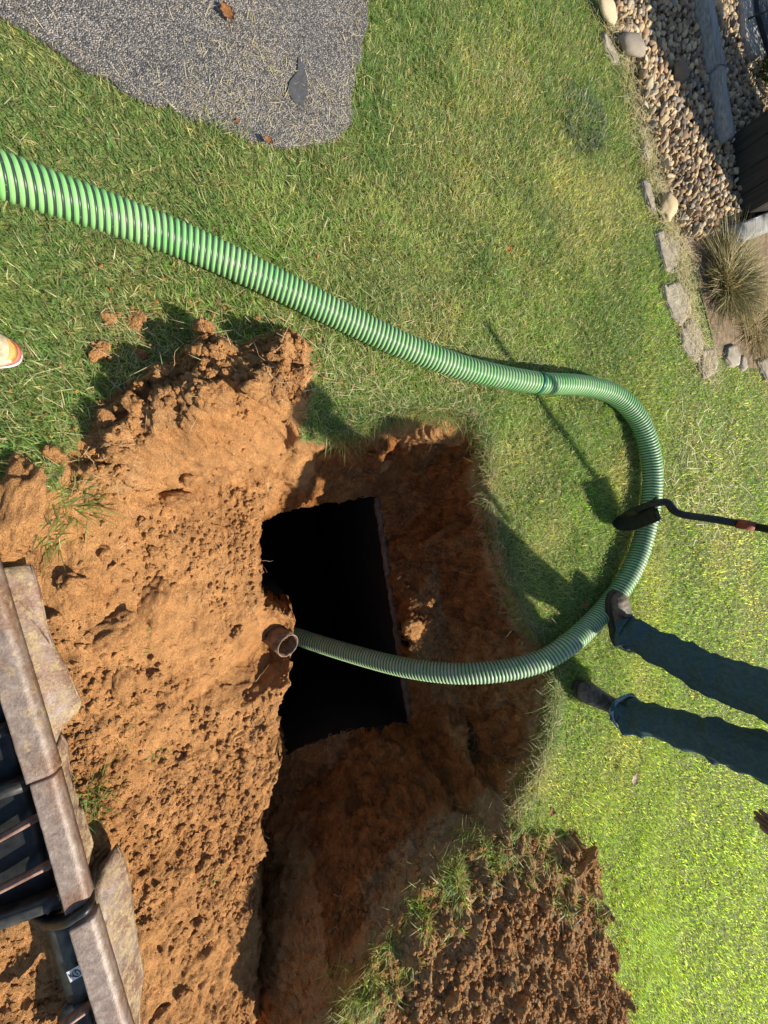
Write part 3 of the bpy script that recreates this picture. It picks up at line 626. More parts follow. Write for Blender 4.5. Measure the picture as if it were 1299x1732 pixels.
# fine roots sticking out of the cut soil
mes = []
for k in range(170):
    q = random.choice([(300, 590, 180, 60), (480, 640, 60, 60), (690, 740, 120, 40), (440, 1300, 12, 350), (350, 1000, 60, 90), (850, 1300, 60, 90), (640, 1560, 90, 120), (160, 760, 70, 60), (840, 900, 15, 150)])
    px, py = q[0]+random.gauss(0, 1)*q[2]*.5, q[1]+random.gauss(0, 1)*q[3]*.5; x, y, _ = W(px, py, 0); 
    if not bool(inpoly(np.array([x]), np.array([y]), dirtW)[0]): continue
    p = Vector((x, y, float(zat(x, y))+.004)); d = Vector((random.gauss(0, 1), random.gauss(0, 1), random.uniform(0, .6))).normalized(); ps = [p]
    for s_ in range(7): d = (d+Vector((random.gauss(0, .35), random.gauss(0, .35), random.gauss(-.05, .3)))).normalized(); p = p+d*random.uniform(.006, .02); p.z = max(p.z, float(zat(p.x, p.y))+.002); ps.append(p.copy())
    mes.append(tube_mesh(ps, [0.0014*(1-i/9) for i in range(8)], 4))
link('roots', join_me(mes), simple('root', (0.30, 0.17, 0.09), (0.55, 0.38, 0.22), 60, 0.9), kind='stuff', label='thin pale roots sticking out of the dug soil', cat='roots')

# ------------------------------------------------------------------ crumbs and clods
def ico(sub):
    bm = bmesh.new(); bmesh.ops.create_icosphere(bm, subdivisions=sub, radius=1.0); me = bpy.data.meshes.new('i'); bm.to_mesh(me); bm.free()
    V = np.array([list(v.co) for v in me.vertices]); Fq = np.array([list(p.vertices) for p in me.polygons]); bpy.data.meshes.remove(me); return V, Fq
icoV, icoF = ico(1)
def crumbs(x, y, z, r_, squash=(.55, 1.0)):
    n = len(x); V = np.repeat(icoV[None], n, 0)*(1+rng.uniform(-.28, .28, (n, len(icoV), 1)))
    V = V*np.stack([rng.uniform(.7, 1.2, n), rng.uniform(.7, 1.2, n), rng.uniform(*squash, n)], -1)[:, None]
    th = rng.uniform(0, 6.28, n); c, s_ = np.cos(th), np.sin(th)
    V = np.stack([V[..., 0]*c[:, None]-V[..., 1]*s_[:, None], V[..., 0]*s_[:, None]+V[..., 1]*c[:, None], V[..., 2]], -1)*r_[:, None, None]
    V += np.stack([x, y, z+r_*0.35], -1)[:, None]
    return V.reshape(-1, 3), (icoF[None]+(np.arange(n)*len(icoV))[:, None, None]).reshape(-1, 3)
n_ = 170000; x = rng.uniform(-1.3, 3.2, n_); y = rng.uniform(-1.0, 2.2, n_)
ok = inpoly(x, y, dirtW) & ~inpoly(x, y, tankpoly); keep = (zat(x, y, fm) < .3) | (rng.random(n_) < .12)
dens = 0.35+1.5*fbm(x, y, 4, 3, 88); dens = np.maximum(dens, zat(x, y, rm)*0.8); dens = np.maximum(dens, zat(x, y, hm)*0.8); ok &= keep & (rng.random(n_) < dens); x, y = x[ok], y[ok]
xp = rng.uniform(-.4, 2.2, 9000); yp = rng.uniform(.2, 1.7, 9000); kp = (zat(xp, yp) < -.25) & ~inpoly(xp, yp, tankpoly) & (zat(xp, yp, slope) < 2.2) & (fbm(xp, yp, 6, 3, 19) > -.05); x = np.r_[x, xp[kp]]; y = np.r_[y, yp[kp]]; npit = int(kp.sum())
# fallen crumbs on the lawn beside the heap
xl, yl = along([W(*q, 0) for q in [(60, 780), (150, 700), (215, 560), (330, 560), (480, 540), (560, 640)]], 200, .10)
xh, yh = along([W(*q, 0) for q in [(960, 1395), (1025, 1470), (1035, 1560), (1065, 1640), (1090, 1760)]], 130, .05); xl = np.r_[xl, xh]; yl = np.r_[yl, yh]
x = np.r_[x, xl]; y = np.r_[y, yl]; rr = 0.0020+0.0120*rng.random(len(x))**4.5; rr[-330-npit:] = rng.uniform(.003, .010, 330+npit)*rng.uniform(.4, 1, 330+npit)
zz = zat(x, y)+np.r_[np.zeros(len(x)-330), np.full(330, .012)]
V, Fq = crumbs(x, y, zz, rr)
link('soil_crumbs', npmesh('crumbs', V, [Fq], attrs={'moist': np.clip(0.1+zat(V[:, 0], V[:, 1], moist)*.9, 0, 1)}), M_soil, kind='stuff', label='loose crumbs of orange clay soil', cat='soil crumbs')

clod_protos = []
for k in range(7):
    bm = bmesh.new(); bmesh.ops.create_icosphere(bm, subdivisions=4, radius=1.0)
    sx, sy, sz = random.uniform(.8, 1.3), random.uniform(.7, 1.0), random.uniform(.55, .85); off_ = Vector((k*7.3, k*3.1, 2))
    for v in bm.verts:
        c = v.co.copy(); d = 1+0.40*mnoise.noise(c*1.3+off_)+0.22*mnoise.noise(c*3.1+off_)+0.12*mnoise.noise(c*7+off_)+0.06*mnoise.noise(c*15+off_); v.co = Vector((c.x*sx, c.y*sy, c.z*sz))*d
    me = bm2me(bm, 'clod', True); a = me.attributes.new('moist', 'FLOAT', 'POINT'); a.data.foreach_set('value', np.full(len(me.vertices), 0.12, np.float32)); me.materials.append(M_soil); clod_protos.append(me)
def clod(px, py, r_, label, group=None, lift=0.3, sc=(1, 1, 1), rz=None, name='soil_clod', z=None, proto=None):
    z0 = z if z is not None else -.1
    x, y, _ = W(px, py, z0)
    for _i in range(6):
        zz_ = float(zat(x, y)); x, y, _ = W(px, py, zz_)
    cm = clod_protos[proto if proto is not None else random.randrange(7)].copy(); cm.transform(Matrix.Diagonal((r_*sc[0], r_*sc[1], r_*sc[2], 1)))
    for v in cm.vertices:
        q_ = v.co+Vector((px, py, 0)); v.co += v.normal*(abs(mnoise.noise(q_*55))*.006+mnoise.noise(q_*130)*.002)*min(1, r_/.03)
    o = link(name, cm, None, None, label, 'soil clod', group)
    o.location = (x, y, zz_+r_*lift); o.rotation_euler = (random.uniform(-.4, .4), random.uniform(-.4, .4), rz if rz is not None else random.uniform(0, 6.28)); return o
clod(345, 562, .030, 'tall upright orange clod sticking up at the top edge of the soil ridge', sc=(.8, .8, 2.1), lift=1.2)
clod(335, 602, .036, 'crumbly orange clod below the upright clod behind the soil ridge', lift=.6)
clod(365, 600, .024, 'dark clod in the shaded hollow behind the soil ridge')
clod(428, 660, .030, 'smooth blocky clod on the crest of the soil ridge', lift=.5)
clod(232, 690, .034, 'pale rounded clod at the left end of the soil ridge', lift=.6)
clod(205, 770, .030, 'knobbly clod lying on the grass side slope of the ridge', lift=.5)
clod(300, 845, .045, 'large flat clod at the foot of the scraped clay face', lift=.4, sc=(1.4, .8, .7))
clod(230, 545, .040, 'flat patch of orange soil fallen on the lawn above the ridge', lift=.1, sc=(1.1, .9, .35))
clod(184, 541, .020, 'small orange clod on the lawn beside the flat soil patch', lift=.5)
clod(170, 598, .030, 'low orange clod on the lawn beside the shoe', lift=.3, sc=(1.2, .8, .6))
clod(242, 602, .018, 'pointed little clod on the lawn above the shadowed grass', lift=.8)
clod(38, 785, .026, 'orange clod on the lawn near the bottom left grass edge', lift=.5)
clod(95, 770, .026, 'orange clod on the lawn at the corner of the soil', lift=.5)
clod(38, 862, .085, 'big smooth brown lump of clay beside the steel plate', lift=.25, sc=(1.2, .9, .6))
clod(20, 935, .050, 'orange clod wedged against the steel plate end', lift=.3)
clod(694, 1062, .060, 'sunlit crumbly orange lump on the ledge beside the tank opening', lift=.5, sc=(.9, 1.2, .7), z=-.5)
clod(470, 1478, .060, 'grey clod at the foot of the pit wall in shadow', lift=.3, z=-.64)
clod(648, 785, .040, 'sunlit clod at the upper corner of the pit', lift=.4, z=-.35)
clod(985, 1455, .055, 'smooth tilted slab of clay at the lawn edge of the far heap', lift=.3, sc=(1.4, .6, .8))
clod(725, 1015, .035, 'smooth brown clod on the ledge under the grass edge', lift=.4, z=-.5)
clod(255, 1018, .085, 'broad flat clay slab near the upper end of the steel plate', lift=.05, sc=(1.1, .9, .4))
clod(185, 1075, .085, 'broad flat clay slab beside the clipped corner of the plate', lift=.05, sc=(1.2, .9, .4))
clod(205, 1150, .060, 'broken clay slab edge right of the clipped plate corner', lift=.1, sc=(1.2, .7, .5))
clod(95, 1045, .022, 'small rounded clod resting against the wear plate', lift=.6)
clod(318, 812, .030, 'round clod in the crevice under the scraped face', lift=.5)
clod(125, 985, .040, 'clod at the upper end of the steel plate', lift=.4)
for k in range(95):
    if k < 50: px, py = random.uniform(90, 425), random.uniform(830, 1720); r_ = random.uniform(.010, .026)
    elif k < 75: px, py = random.uniform(640, 1040), random.uniform(1440, 1725); r_ = random.uniform(.016, .036)
    else: px, py = random.uniform(170, 520), random.uniform(590, 720); r_ = random.uniform(.012, .028)
    x, y, _ = W(px, py, -.05)
    if not bool(inpoly(np.array([x]), np.array([y]), dirtW)[0]): continue
    if px < 245 and py > 940: continue
    if k >= 50 and k < 75 and px < 700+(1725-py)*.55: continue
    zone = ('small orange clod lying loose on the scraped clay bench', 'small clods on the scraped bench') if k < 50 else (('brown clod in the jumble of the far soil heap', 'clods in the far heap') if k < 75 else ('orange clod in the jumble of the soil ridge', 'clods in the soil ridge'))
    clod(px, py, r_, zone[0], zone[1])

# grass tufts growing out of the dug soil
def tuft(px, py, r_, nb, hh, label, z=None, cat='grass tuft', name='grass_tuft', colr=None, group=None):
    x, y, _ = W(px, py, z if z is not None else -.08)
    for _i in range(6): zz_ = float(zat(x, y)); x, y, _ = W(px, py, zz_)
    a_ = rng.uniform(0, 6.28, nb); d_ = r_*np.sqrt(rng.random(nb)); bx, by = d_*np.cos(a_), d_*np.sin(a_)
    bz = zat(x+bx, y+by)-zz_; bz = np.clip(bz, -.05, .05)
    col = lawn_cols(np.full(nb, 0.5), np.full(nb, 1.0), nb)*0.72 if colr is None else np.array(colr)*rng.uniform(.6, 1.3, (nb, 1))
    V, q, t, C = blades(np.stack([bx, by, bz-.003], -1), rng.uniform(.3, 1.0, nb)*hh*(.72 if colr is None else 1), rng.uniform(.0025, .0055, nb)*(2.6 if colr is not None else 1), a_+rng.normal(0, 1.5, nb), rng.uniform(.2, 1.4, nb), rng.uniform(.1, 1.3, nb), col)
    o = link(name, npmesh('tuft', V, [q, t], C), M_grass, None, label, cat, group); o.location = (x, y, zz_); return o
tuft(150, 1345, .045, 70, .12, 'green grass tuft beside the middle steel plate')
tuft(150, 1385, .03, 40, .09, 'shorter green tuft just below the tuft beside the plate')
tuft(125, 850, .05, 80, .12, 'green grass tuft at the corner between ridge and steel plate')
tuft(82, 905, .035, 45, .09, 'pale grass tuft behind the big clay lump')
tuft(205, 1240, .04, 16, .05, 'few green blades on the clay beside the steel plate')
tuft(272, 1275, .03, 12, .045, 'sparse seedling on the scraped clay bench')
tuft(240, 1090, .05, 12, .05, 'thin trailing weed on the clay bench above the plate')
tuft(360, 1480, .04, 26, .045, 'sprawling small tuft on the lower part of the bench')
tuft(688, 955, .02, 14, .035, 'tiny dark weed on the ledge inside the pit', z=-.6)
tuft(905, 1285, .07, 190, .10, 'dark shaggy tuft hanging over the pit edge below the boots')
tuft(850, 1425, .06, 120, .08, 'bright tuft on the turf strip above the far heap')
tuft(890, 1478, .05, 90, .08, 'long bladed tuft in a hollow of the far heap')
tuft(780, 1480, .06, 110, .08, 'grass tuft on the rim between pit and far heap')
tuft(670, 1570, .05, 90, .07, 'yellow green tuft on the rim at the end of the pit')
tuft(580, 1690, .05, 80, .07, 'grass tuft at the bottom end of the pit rim')
tuft(535, 690, .05, 110, .08, 'blue green tuft at the end of the soil ridge beside the pit')
tuft(955, 1530, .05, 70, .07, 'grass tuft on top of the far heap')
tuft(985, 205, .17, 520, .06, 'grey green weed patch on the lawn near the rock bed', cat='weed', name='weed_patch', colr=(0.20, 0.23, 0.15))

# ------------------------------------------------------------------ river rocks
rock_protos = []
tones = [(0.36, 0.25, 0.14), (0.46, 0.34, 0.19), (0.27, 0.18, 0.10), (0.52, 0.43, 0.28), (0.17, 0.13, 0.09), (0.40, 0.26, 0.14), (0.28, 0.24, 0.19), (0.54, 0.41, 0.23)]
def rockmesh(seed, tone, sub=3):
    bm = bmesh.new(); bmesh.ops.create_icosphere(bm, subdivisions=sub, radius=1.0); o_ = Vector((seed*5.1, seed*2.2, 3))
    sx, sy, sz = random.uniform(.9, 1.3), random.uniform(.6, .9), random.uniform(.35, .6)
    for v in bm.verts:
        c = v.co.copy(); d = 1+0.42*mnoise.noise(c*1.2+o_)+0.20*mnoise.noise(c*2.6+o_)+.05*mnoise.noise(c*7+o_); v.co = Vector((c.x*sx, c.y*sy, c.z*sz))*d
    me = bm2me(bm, 'rock', True); a = me.color_attributes.new('Col', 'FLOAT_COLOR', 'POINT'); c = np.ones((len(me.vertices), 4), np.float32); c[:, :3] = tone; a.data.foreach_set('color', c.ravel()); me.materials.append(M_rock); return me
for k in range(16): rock_protos.append(rockmesh(k, tones[k % 8]))
bedshow = [W(*q, 0)[:2] for q in [(1005, -60), (1018, 8), (1042, 70), (1066, 118), (1084, 200), (1106, 270), (1122, 345), (1150, 405), (1238, 400), (1250, 300), (1290, 190), (1265, 0), (1250, -80)]]
cnt = 0; placed = []
bx = [p[0] for p in bedshow]; by = [p[1] for p in bedshow]
stx, sty, str_ = [], [], []
tries = 0
while cnt < 2300 and tries < 60000:
    tries += 1
    x, y = random.uniform(min(bx), max(bx)), random.uniform(min(by), max(by)); r_ = random.uniform(.013, .029)
    if not bool(inpoly(np.array([x]), np.array([y]), bedshow)[0]): continue
    if any((x-a_)**2+(y-b_)**2 < (0.75*(r_+c_))**2 for a_, b_, c_ in placed[-900:]): continue
    placed.append((x, y, r_)); cnt += 1
placed.sort(key=lambda p: p[0]**2+p[1]**2)
for k, (x, y, r_) in enumerate(placed[:290]):
    o = link('river_rock', rock_protos[random.randrange(16)], None, None, 'rounded tan or brown river rock lying among many in the landscape bed', 'rock', 'river rocks in the landscape bed')
    o.location = (x, y, .02+random.uniform(0, .035)); o.scale = (r_, r_, r_); o.rotation_euler = (random.uniform(-1.2, 1.2), random.uniform(-1.2, 1.2), random.uniform(0, 6.28))
V_, F_, C_ = [], [], []; o_ = 0
lowp = [rockmesh(k+30, tones[k % 8], 2) for k in range(6)]
lowd = [(np.array([list(v.co) for v in me.vertices]), np.array([list(p.vertices) for p in me.polygons])) for me in lowp]
extra = [(x+random.uniform(-.02, .02), y+random.uniform(-.02, .02), r_*.8) for x, y, r_ in placed]   # second, lower layer
for x, y, r_ in placed[290:]+extra:
    k = random.randrange(6); Va, Fa = lowd[k]; M = Matrix.Rotation(random.uniform(0, 6.28), 3, 'Z') @ Matrix.Rotation(random.uniform(-1.2, 1.2), 3, 'X')
    V_.append((Va @ np.array(M).T)*r_+np.array([x, y, (.02 if (x, y, r_) in placed[290:] else .0)+random.uniform(0, .015)])); F_.append(Fa+o_); C_.append(np.tile(np.array(tones[random.randrange(8)])*random.uniform(.7, 1.15), (len(Va), 1))); o_ += len(Va)
link('river_rock_bed', npmesh('rocks', np.concatenate(V_), [np.concatenate(F_)], np.concatenate(C_), True), M_rock, kind='stuff', label='mass of smaller tan river rocks filling the landscape bed', cat='rocks')
for (px, py, r_, lab) in [(1063, 78, .075, 'big rounded tan rock at the lawn edge of the rock bed'), (1026, 18, .07, 'long brown rock at the top corner of the rock bed'), (1148, 125, .065, 'pale upright rock at the shadow edge in the rock bed'), (1128, 352, .06, 'flat brown rock at the lower end of the rock bed')]:
    x, y, _ = W(px, py, .04); o = link('river_rock', rock_protos[random.randrange(16)], None, None, lab, 'rock'); o.location = (x, y, .05); o.scale = (r_, r_, r_); o.rotation_euler = (.3, .2, random.uniform(0, 6))
bm = bmesh.new(); bm.faces.new([bm.verts.new((x, y, .006)) for x, y in bedW]); link('bed_soil', bm2me(bm), simple('bed_soil', (0.12, 0.085, 0.05), (0.28, 0.20, 0.12), 25, .95, 0, .01), kind='structure')

# flagstones, edging
flags = [([(1112, 392), (1122, 386), (1150, 412), (1150, 440), (1140, 462), (1128, 455), (1118, 425)], 'narrow weathered edging stone at the foot of the rock bed'),
 ([(1122, 482), (1150, 475), (1165, 500), (1170, 530), (1153, 550), (1140, 535), (1128, 510)], 'large pale flagstone beside the ornamental grass'),
 ([(1153, 556), (1172, 535), (1186, 560), (1190, 585), (1184, 612), (1168, 600), (1155, 580)], 'five sided pale flagstone next to the large one'),
 ([(1190, 592), (1212, 588), (1216, 612), (1212, 630), (1196, 640), (1186, 618)], 'squarish flagstone at the lawn corner of the edging'),
 ([(1232, 585), (1246, 582), (1254, 600), (1252, 618), (1240, 620), (1228, 605)], 'small pale flagstone beyond the squarish one'),
 ([(1256, 600), (1262, 602), (1266, 622), (1260, 628), (1254, 618)], 'thin sliver of flagstone set on edge'),
 ([(1283, 610), (1310, 600), (1330, 640), (1300, 645)], 'pale flagstone at the right frame edge'),
 ([(1086, 300), (1098, 305), (1108, 335), (1112, 360), (1102, 352), (1092, 325)], 'half buried edging stone along the rock bed'),
 ([(1020, 50), (1030, 60), (1046, 90), (1050, 108), (1040, 104), (1024, 75)], 'grey edging stone at the top of the lawn edge'),
 ([(1090, 232), (1100, 240), (1104, 268), (1096, 270), (1088, 250)], 'small grey edging stone half hidden by dry grass')]
for q, lab in flags:
    link('flagstone', slab_mesh([Vector(W(a_, b_, .026)) for a_, b_ in q], 0.05, .005, sub=.03), M_flag, None, lab, 'flagstone')
def beam(a_, b_, wd, ht, name, lab, cat, mt, mid=None):
    a_, b_ = Vector(a_), Vector(b_); d = (b_-a_); s_ = Vector((-d.y, d.x, 0)).normalized()*wd/2
    return link(name, slab_mesh([a_-s_, b_-s_, b_+s_, a_+s_], ht, .006, sub=.12), mt, None, lab, cat)
beam(W(1192, -60, .1), W(1222, 110, .1), .09, .12, 'timber_edging', 'weathered grey timber edging running through the rock bed, upper length', 'timber edging', M_timber)
beam(W(1222, 110, .1), W(1240, 228, .1), .07, .12, 'timber_edging', 'weathered grey timber edging with sunlit end, lower length', 'timber edging', M_timber)
link('path', slab_mesh([Vector(p) for p in (W(1245, -120, .06), W(1262, 60, .06), W(1276, 95, .06), W(1320, 95, .06), W(1500, -100, .06), W(1500, -400, .06))], .1, .005), M_conc, kind='structure')
link('rubber_mat', slab_mesh([Vector(p) for p in (W(1278, -60, .085), W(1284, 20, .085), W(1312, 110, .085), W(1400, 90, .085), W(1400, -100, .085))], .02, .003), M_navy, None, 'dark blue mat on the concrete path in the far corner', 'mat')
# wire stake
a_ = Wv(1244, 42, .0); mes = [tube_mesh([a_, a_+Vector((.03, .04, .1)), a_+Vector((.05, .08, .16))], .006, 6)]
for k in range(5):
    e = a_+Vector((-.02+.015*k, .16+.03*k, .30)); mes.append(tube_mesh([a_+Vector((.05, .08, .16)), (a_+Vector((.05, .08, .16))).lerp(e, .5)+Vector((.01*(k-2), 0, .01)), e], .004, 5))
link('wire_stake', join_me(mes), M_black, None, 'thin black wire stake fanning out beside the concrete path', 'wire stake')

# dark boarded enclosure
e0 = Wv(1229, 236, 0); e1 = Wv(1246, 372, 0); dv = (e1-e0).normalized(); nv = Vector((-dv.y, dv.x, 0));
if nv.y < 0: nv = -nv
enc = empty('board_enclosure', e0, 'dark brown boarded enclosure standing at the end of the rock bed', 'enclosure')
L_ = (e1-e0).length; nb = 4; bwid = L_/nb; HT = 1.05
for k in range(nb):
    a_ = e0+dv*(k*bwid+.002); b_ = e0+dv*((k+1)*bwid-.002)
    link('board', pl(enc, slab_mesh([a_+Vector((0, 0, HT)), b_+Vector((0, 0, HT)), b_+nv*.022+Vector((0, 0, HT)), a_+nv*.022+Vector((0, 0, HT))], HT, .002)), M_darkwood, enc)
for k in range(5):
    bw2 = .14
    for s_, o0 in ((0, e0+nv*(.024+k*bw2)), (1, e1+nv*(.024+k*bw2))):
        a_ = o0+dv*(0.001 if s_ == 0 else -.021); link('side_board', pl(enc, slab_mesh([a_+Vector((0, 0, HT)), a_+nv*(bw2-.004)+Vector((0, 0, HT)), a_+nv*(bw2-.004)+dv*.02+Vector((0, 0, HT)), a_+dv*.02+Vector((0, 0, HT))], HT, .002)), M_darkwood, enc)
c0 = e0-dv*.02-nv*.02; c1 = e1+dv*.02-nv*.02
link('top', pl(enc, slab_mesh([p+Vector((0, 0, HT+.03)) for p in (c0, c1, c1+nv*.78, c0+nv*.78)], .028, .004)), M_darkwood, enc)
beam(W(1255, 392, .12), W(1330, 362, .12), .12, .10, 'landscape_timber', 'grey weathered timber butting against the dark boarded enclosure', 'timber', M_timber)

# ornamental grass clump and shrub
def bigclump(name, px, py, r_, nb, hh, label, cat, cols, lean=(.3, 1.2)):
    x, y, _ = W(px, py, 0); a_ = rng.uniform(0, 6.28, nb); d_ = r_*np.sqrt(rng.random(nb)); bx_, by_ = d_*np.cos(a_), d_*np.sin(a_)
    cl = np.array(cols)[rng.integers(0, len(cols), nb)]*rng.uniform(.6, 1.2, (nb, 1))
    V, q, t, C = blades(np.stack([bx_, by_, 0*bx_], -1), rng.uniform(.5, 1.15, nb)*hh, rng.uniform(.003, .006, nb), a_+rng.normal(0, .9, nb), rng.uniform(*lean, nb), rng.uniform(.1, 1.2, nb), cl)
    o = link(name, npmesh(name, V, [q, t], C), M_straw, None, label, cat); o.location = (x, y, 0); return o
bigclump('ornamental_grass', 1225, 478, .14, 2300, .20, 'big tawny ornamental grass clump beside the flagstones', 'ornamental grass', [(0.24, 0.18, 0.07), (0.36, 0.27, 0.12), (0.16, 0.17, 0.05), (0.55, 0.46, 0.24), (0.07, 0.08, 0.025), (0.12, 0.12, 0.04)])
bigclump('ornamental_grass', 1280, 548, .17, 1300, .13, 'flattened dry grass clump at the right frame edge', 'ornamental grass', [(0.42, 0.32, 0.15), (0.5, 0.4, 0.2), (0.25, 0.2, 0.08), (0.34, 0.24, 0.11)], (.7, 1.6))
# low shrub
sh = empty('shrub', W(1290, 140, 0), 'dark green low shrub between the concrete path and the enclosure', 'shrub')
nL = 2600; u_ = rng.normal(0, 1, (nL, 3)); u_ /= np.linalg.norm(u_, axis=1)[:, None]; rad = rng.uniform(.5, 1, nL)**.5; P_ = u_*rad[:, None]*np.array([.26, .2, .2])*(1+.3*np.sin(u_[:, :1]*6+u_[:, 1:2]*9)); P_[:, 2] += .2
yaw = rng.uniform(0, 6.28, nL); V, q, t, C = blades(P_, rng.uniform(.012, .03, nL), rng.uniform(.010, .018, nL), yaw, rng.uniform(.3, 1.5, nL), rng.uniform(0, .6, nL), np.array([0.055, 0.085, 0.03])*rng.uniform(.5, 1.6, (nL, 1)))
link('foliage', npmesh('foliage', V, [q, t], C), M_grass, sh)
mes = [tube_mesh([(0, 0, 0), (random.gauss(0, .05), random.gauss(0, .05), .12), (random.gauss(0, .13), random.gauss(0, .1), .26)], [.008, .006, .003], 5) for _ in range(8)]
link('stems', join_me(mes), M_pipe, sh)

# ------------------------------------------------------------------ hose
hp = [(-330, 190, .40), (-200, 232, .36), (-90, 264, .31), (0, 296, .27), (100, 331, .225), (200, 366, .18), (300, 403, .14), (400, 447, .11), (500, 496, .085), (600, 546, .072), (700, 592, .072), (800, 627, .072), (905, 647, .072),
      (985, 652, .07), (1040, 668, .07), (1078, 706, .07), (1098, 757, .07), (1104, 810, .07), (1098, 868, .07), (1083, 930, .07), (1060, 980, .066), (1028, 1024, .052), (995, 1060, .056), (958, 1093, .07), (915, 1118, .03), (860, 1133, -.03),
      (800, 1139, -.11), (740, 1137, -.23), (680, 1128, -.38), (620, 1113, -.56), (562, 1096, -.75), (512, 1080, -.93), (475, 1066, -1.15), (440, 1040, -1.5)]
path = catmull([W(*q) for q in hp], 24)
cum = [0.0]
for a_, b_ in zip(path, path[1:]): cum.append(cum[-1]+(b_-a_).length)
Lh = cum[-1]; pitch = .0178; step = pitch/7; ns = int(Lh/step); ts = np.linspace(0, Lh, ns)
PA = np.array([list(p) for p in path]); C3 = np.stack([np.interp(ts, cum, PA[:, k]) for k in range(3)], -1)
ker = np.ones(31)/31
for k in range(3): 
    pad = np.pad(C3[:, k], 15, mode='reflect', reflect_type='odd'); C3[:, k] = np.convolve(pad, ker, 'valid')
T = np.gradient(C3, axis=0); T /= np.linalg.norm(T, axis=1)[:, None]
seg = 40; U = np.zeros_like(T); up = np.cross(T[0], np.cross([0, 0, 1.0], T[0])); up /= np.linalg.norm(up)
for i in range(ns):
    up = up-T[i]*np.dot(up, T[i]); up /= np.linalg.norm(up); U[i] = up
Sd = np.cross(T, U); th = np.linspace(0, 2*math.pi, seg+1)
ph = ts[:, None]/pitch-th[None]/(2*math.pi); f_ = ph-np.floor(ph)
prof = np.where(f_ < .6, np.sin(np.pi*f_/.6)**.5*1.0, -0.25*np.sin(np.pi*(f_-.6)/.4))
rad = .0490+.0036*prof
Vh = C3[:, None]+rad[..., None]*(np.cos(th)[None, :, None]*U[:, None]+np.sin(th)[None, :, None]*Sd[:, None])
ii = np.arange(ns-1)[:, None]*(seg+1)+np.arange(seg)[None]
Qh = np.stack([ii, ii+1, ii+seg+2, ii+seg+1], -1).reshape(-1, 4)
sfr = np.interp(ts, [0, np.interp(12*24, range(len(cum)), cum), np.interp(20*24, range(len(cum)), cum), np.interp(23*24, range(len(cum)), cum), Lh], [.10, .55, .62, .95, 1.0])
grime = np.repeat(sfr[:, None], seg+1, 1)
hose = empty('suction_hose', W(500, 496, 0), 'long green ribbed suction hose looping over the lawn down into the pit', 'hose')
me = npmesh('hose_body', Vh.reshape(-1, 3), [Qh], smooth=True, attrs={'ph': ph, 'grime': grime}); link('hose_body', pl(hose, me), M_hose, hose)
ci = int(np.interp(12.05*24, range(len(cum)), cum)/Lh*ns); c0 = Vector(C3[ci]); tdir = Vector(T[ci])
link('coupling_band', pl(hose, tube_mesh([c0-tdir*.012, c0-tdir*.011, c0+tdir*.011, c0+tdir*.012], [.0515, .055, .055, .0515], 40)), simple('band', (0.01, 0.09, 0.06), (0.02, 0.13, 0.085), 30, .4), hose)

# ------------------------------------------------------------------ broken inlet pipe
pr = Vector(W(487, 1092, -.345)); pa_ = Vector((-.24, -.42, -.87)).normalized(); ro, ri = .057, .051
bm = bmesh.new(); up = pa_.orthogonal().normalized(); sd2 = pa_.cross(up); rings = []
for (d, r_) in [(.30, ri), (.12, ri), (.05, ri*.985), (0, ri), (0, ro), (.05, ro), (.12, ro*1.02), (.30, ro*1.02)]:
    ring = []
    for k in range(40):
        an = 2*math.pi*k/40; jag = .004*mnoise.noise(Vector((math.cos(an)*3, math.sin(an)*3, 0))) if d == 0 else 0
        ring.append(bm.verts.new(pr+pa_*(d+jag)+r_*(math.cos(an)*up+math.sin(an)*sd2)))
    rings.append(ring)
for a_, b_ in zip(rings, rings[1:]):
    for k in range(40): bm.faces.new((a_[k], a_[(k+1) % 40], b_[(k+1) % 40], b_[k]))
pipe = empty('inlet_pipe', pr, 'round open end of a brown pipe poking out of the near pit edge', 'pipe')
link('pipe_body', pl(pipe, bm2me(bm, 'p', True)), M_pipe, pipe)
ringpts = [pr-pa_*.001+(ro+ri)/2*(math.cos(2*math.pi*k/48)*up+math.sin(2*math.pi*k/48)*sd2)*(1+.012*math.sin(k*1.7)) for k in range(49)]
link('pipe_rim', pl(pipe, tube_mesh(ringpts, .0024, 6)), simple('piperim', (0.16, 0.10, 0.065), (0.34, 0.23, 0.17), 60, .8), pipe)

# ------------------------------------------------------------------ people
def skin_obj(name, verts, edges_, radii, m_, parent, sub=2):
    me = bpy.data.meshes.new(name); me.from_pydata([list(v) for v in verts], edges_, [])
    o = bpy.data.objects.new(name, me); COL.objects.link(o)
    md = o.modifiers.new('s', 'SKIN'); md.use_smooth_shade = True; md.branch_smoothing = .6
    for i, sv in enumerate(me.skin_vertices[0].data): r_ = radii[i]; sv.radius = r_ if hasattr(r_, '__len__') else (r_, r_); sv.use_root = (i == 0)
    ss = o.modifiers.new('ss', 'SUBSURF'); ss.levels = sub; ss.render_levels = sub
    dg = bpy.context.evaluated_depsgraph_get(); ev = o.evaluated_get(dg); nm = bpy.data.meshes.new_from_object(ev)
    o.modifiers.clear(); o.data = nm; bpy.data.meshes.remove(me); nm.materials.clear(); nm.materials.append(m_)
    for p in nm.polygons: p.use_smooth = True
    pl(parent, nm); o.parent = parent; return o
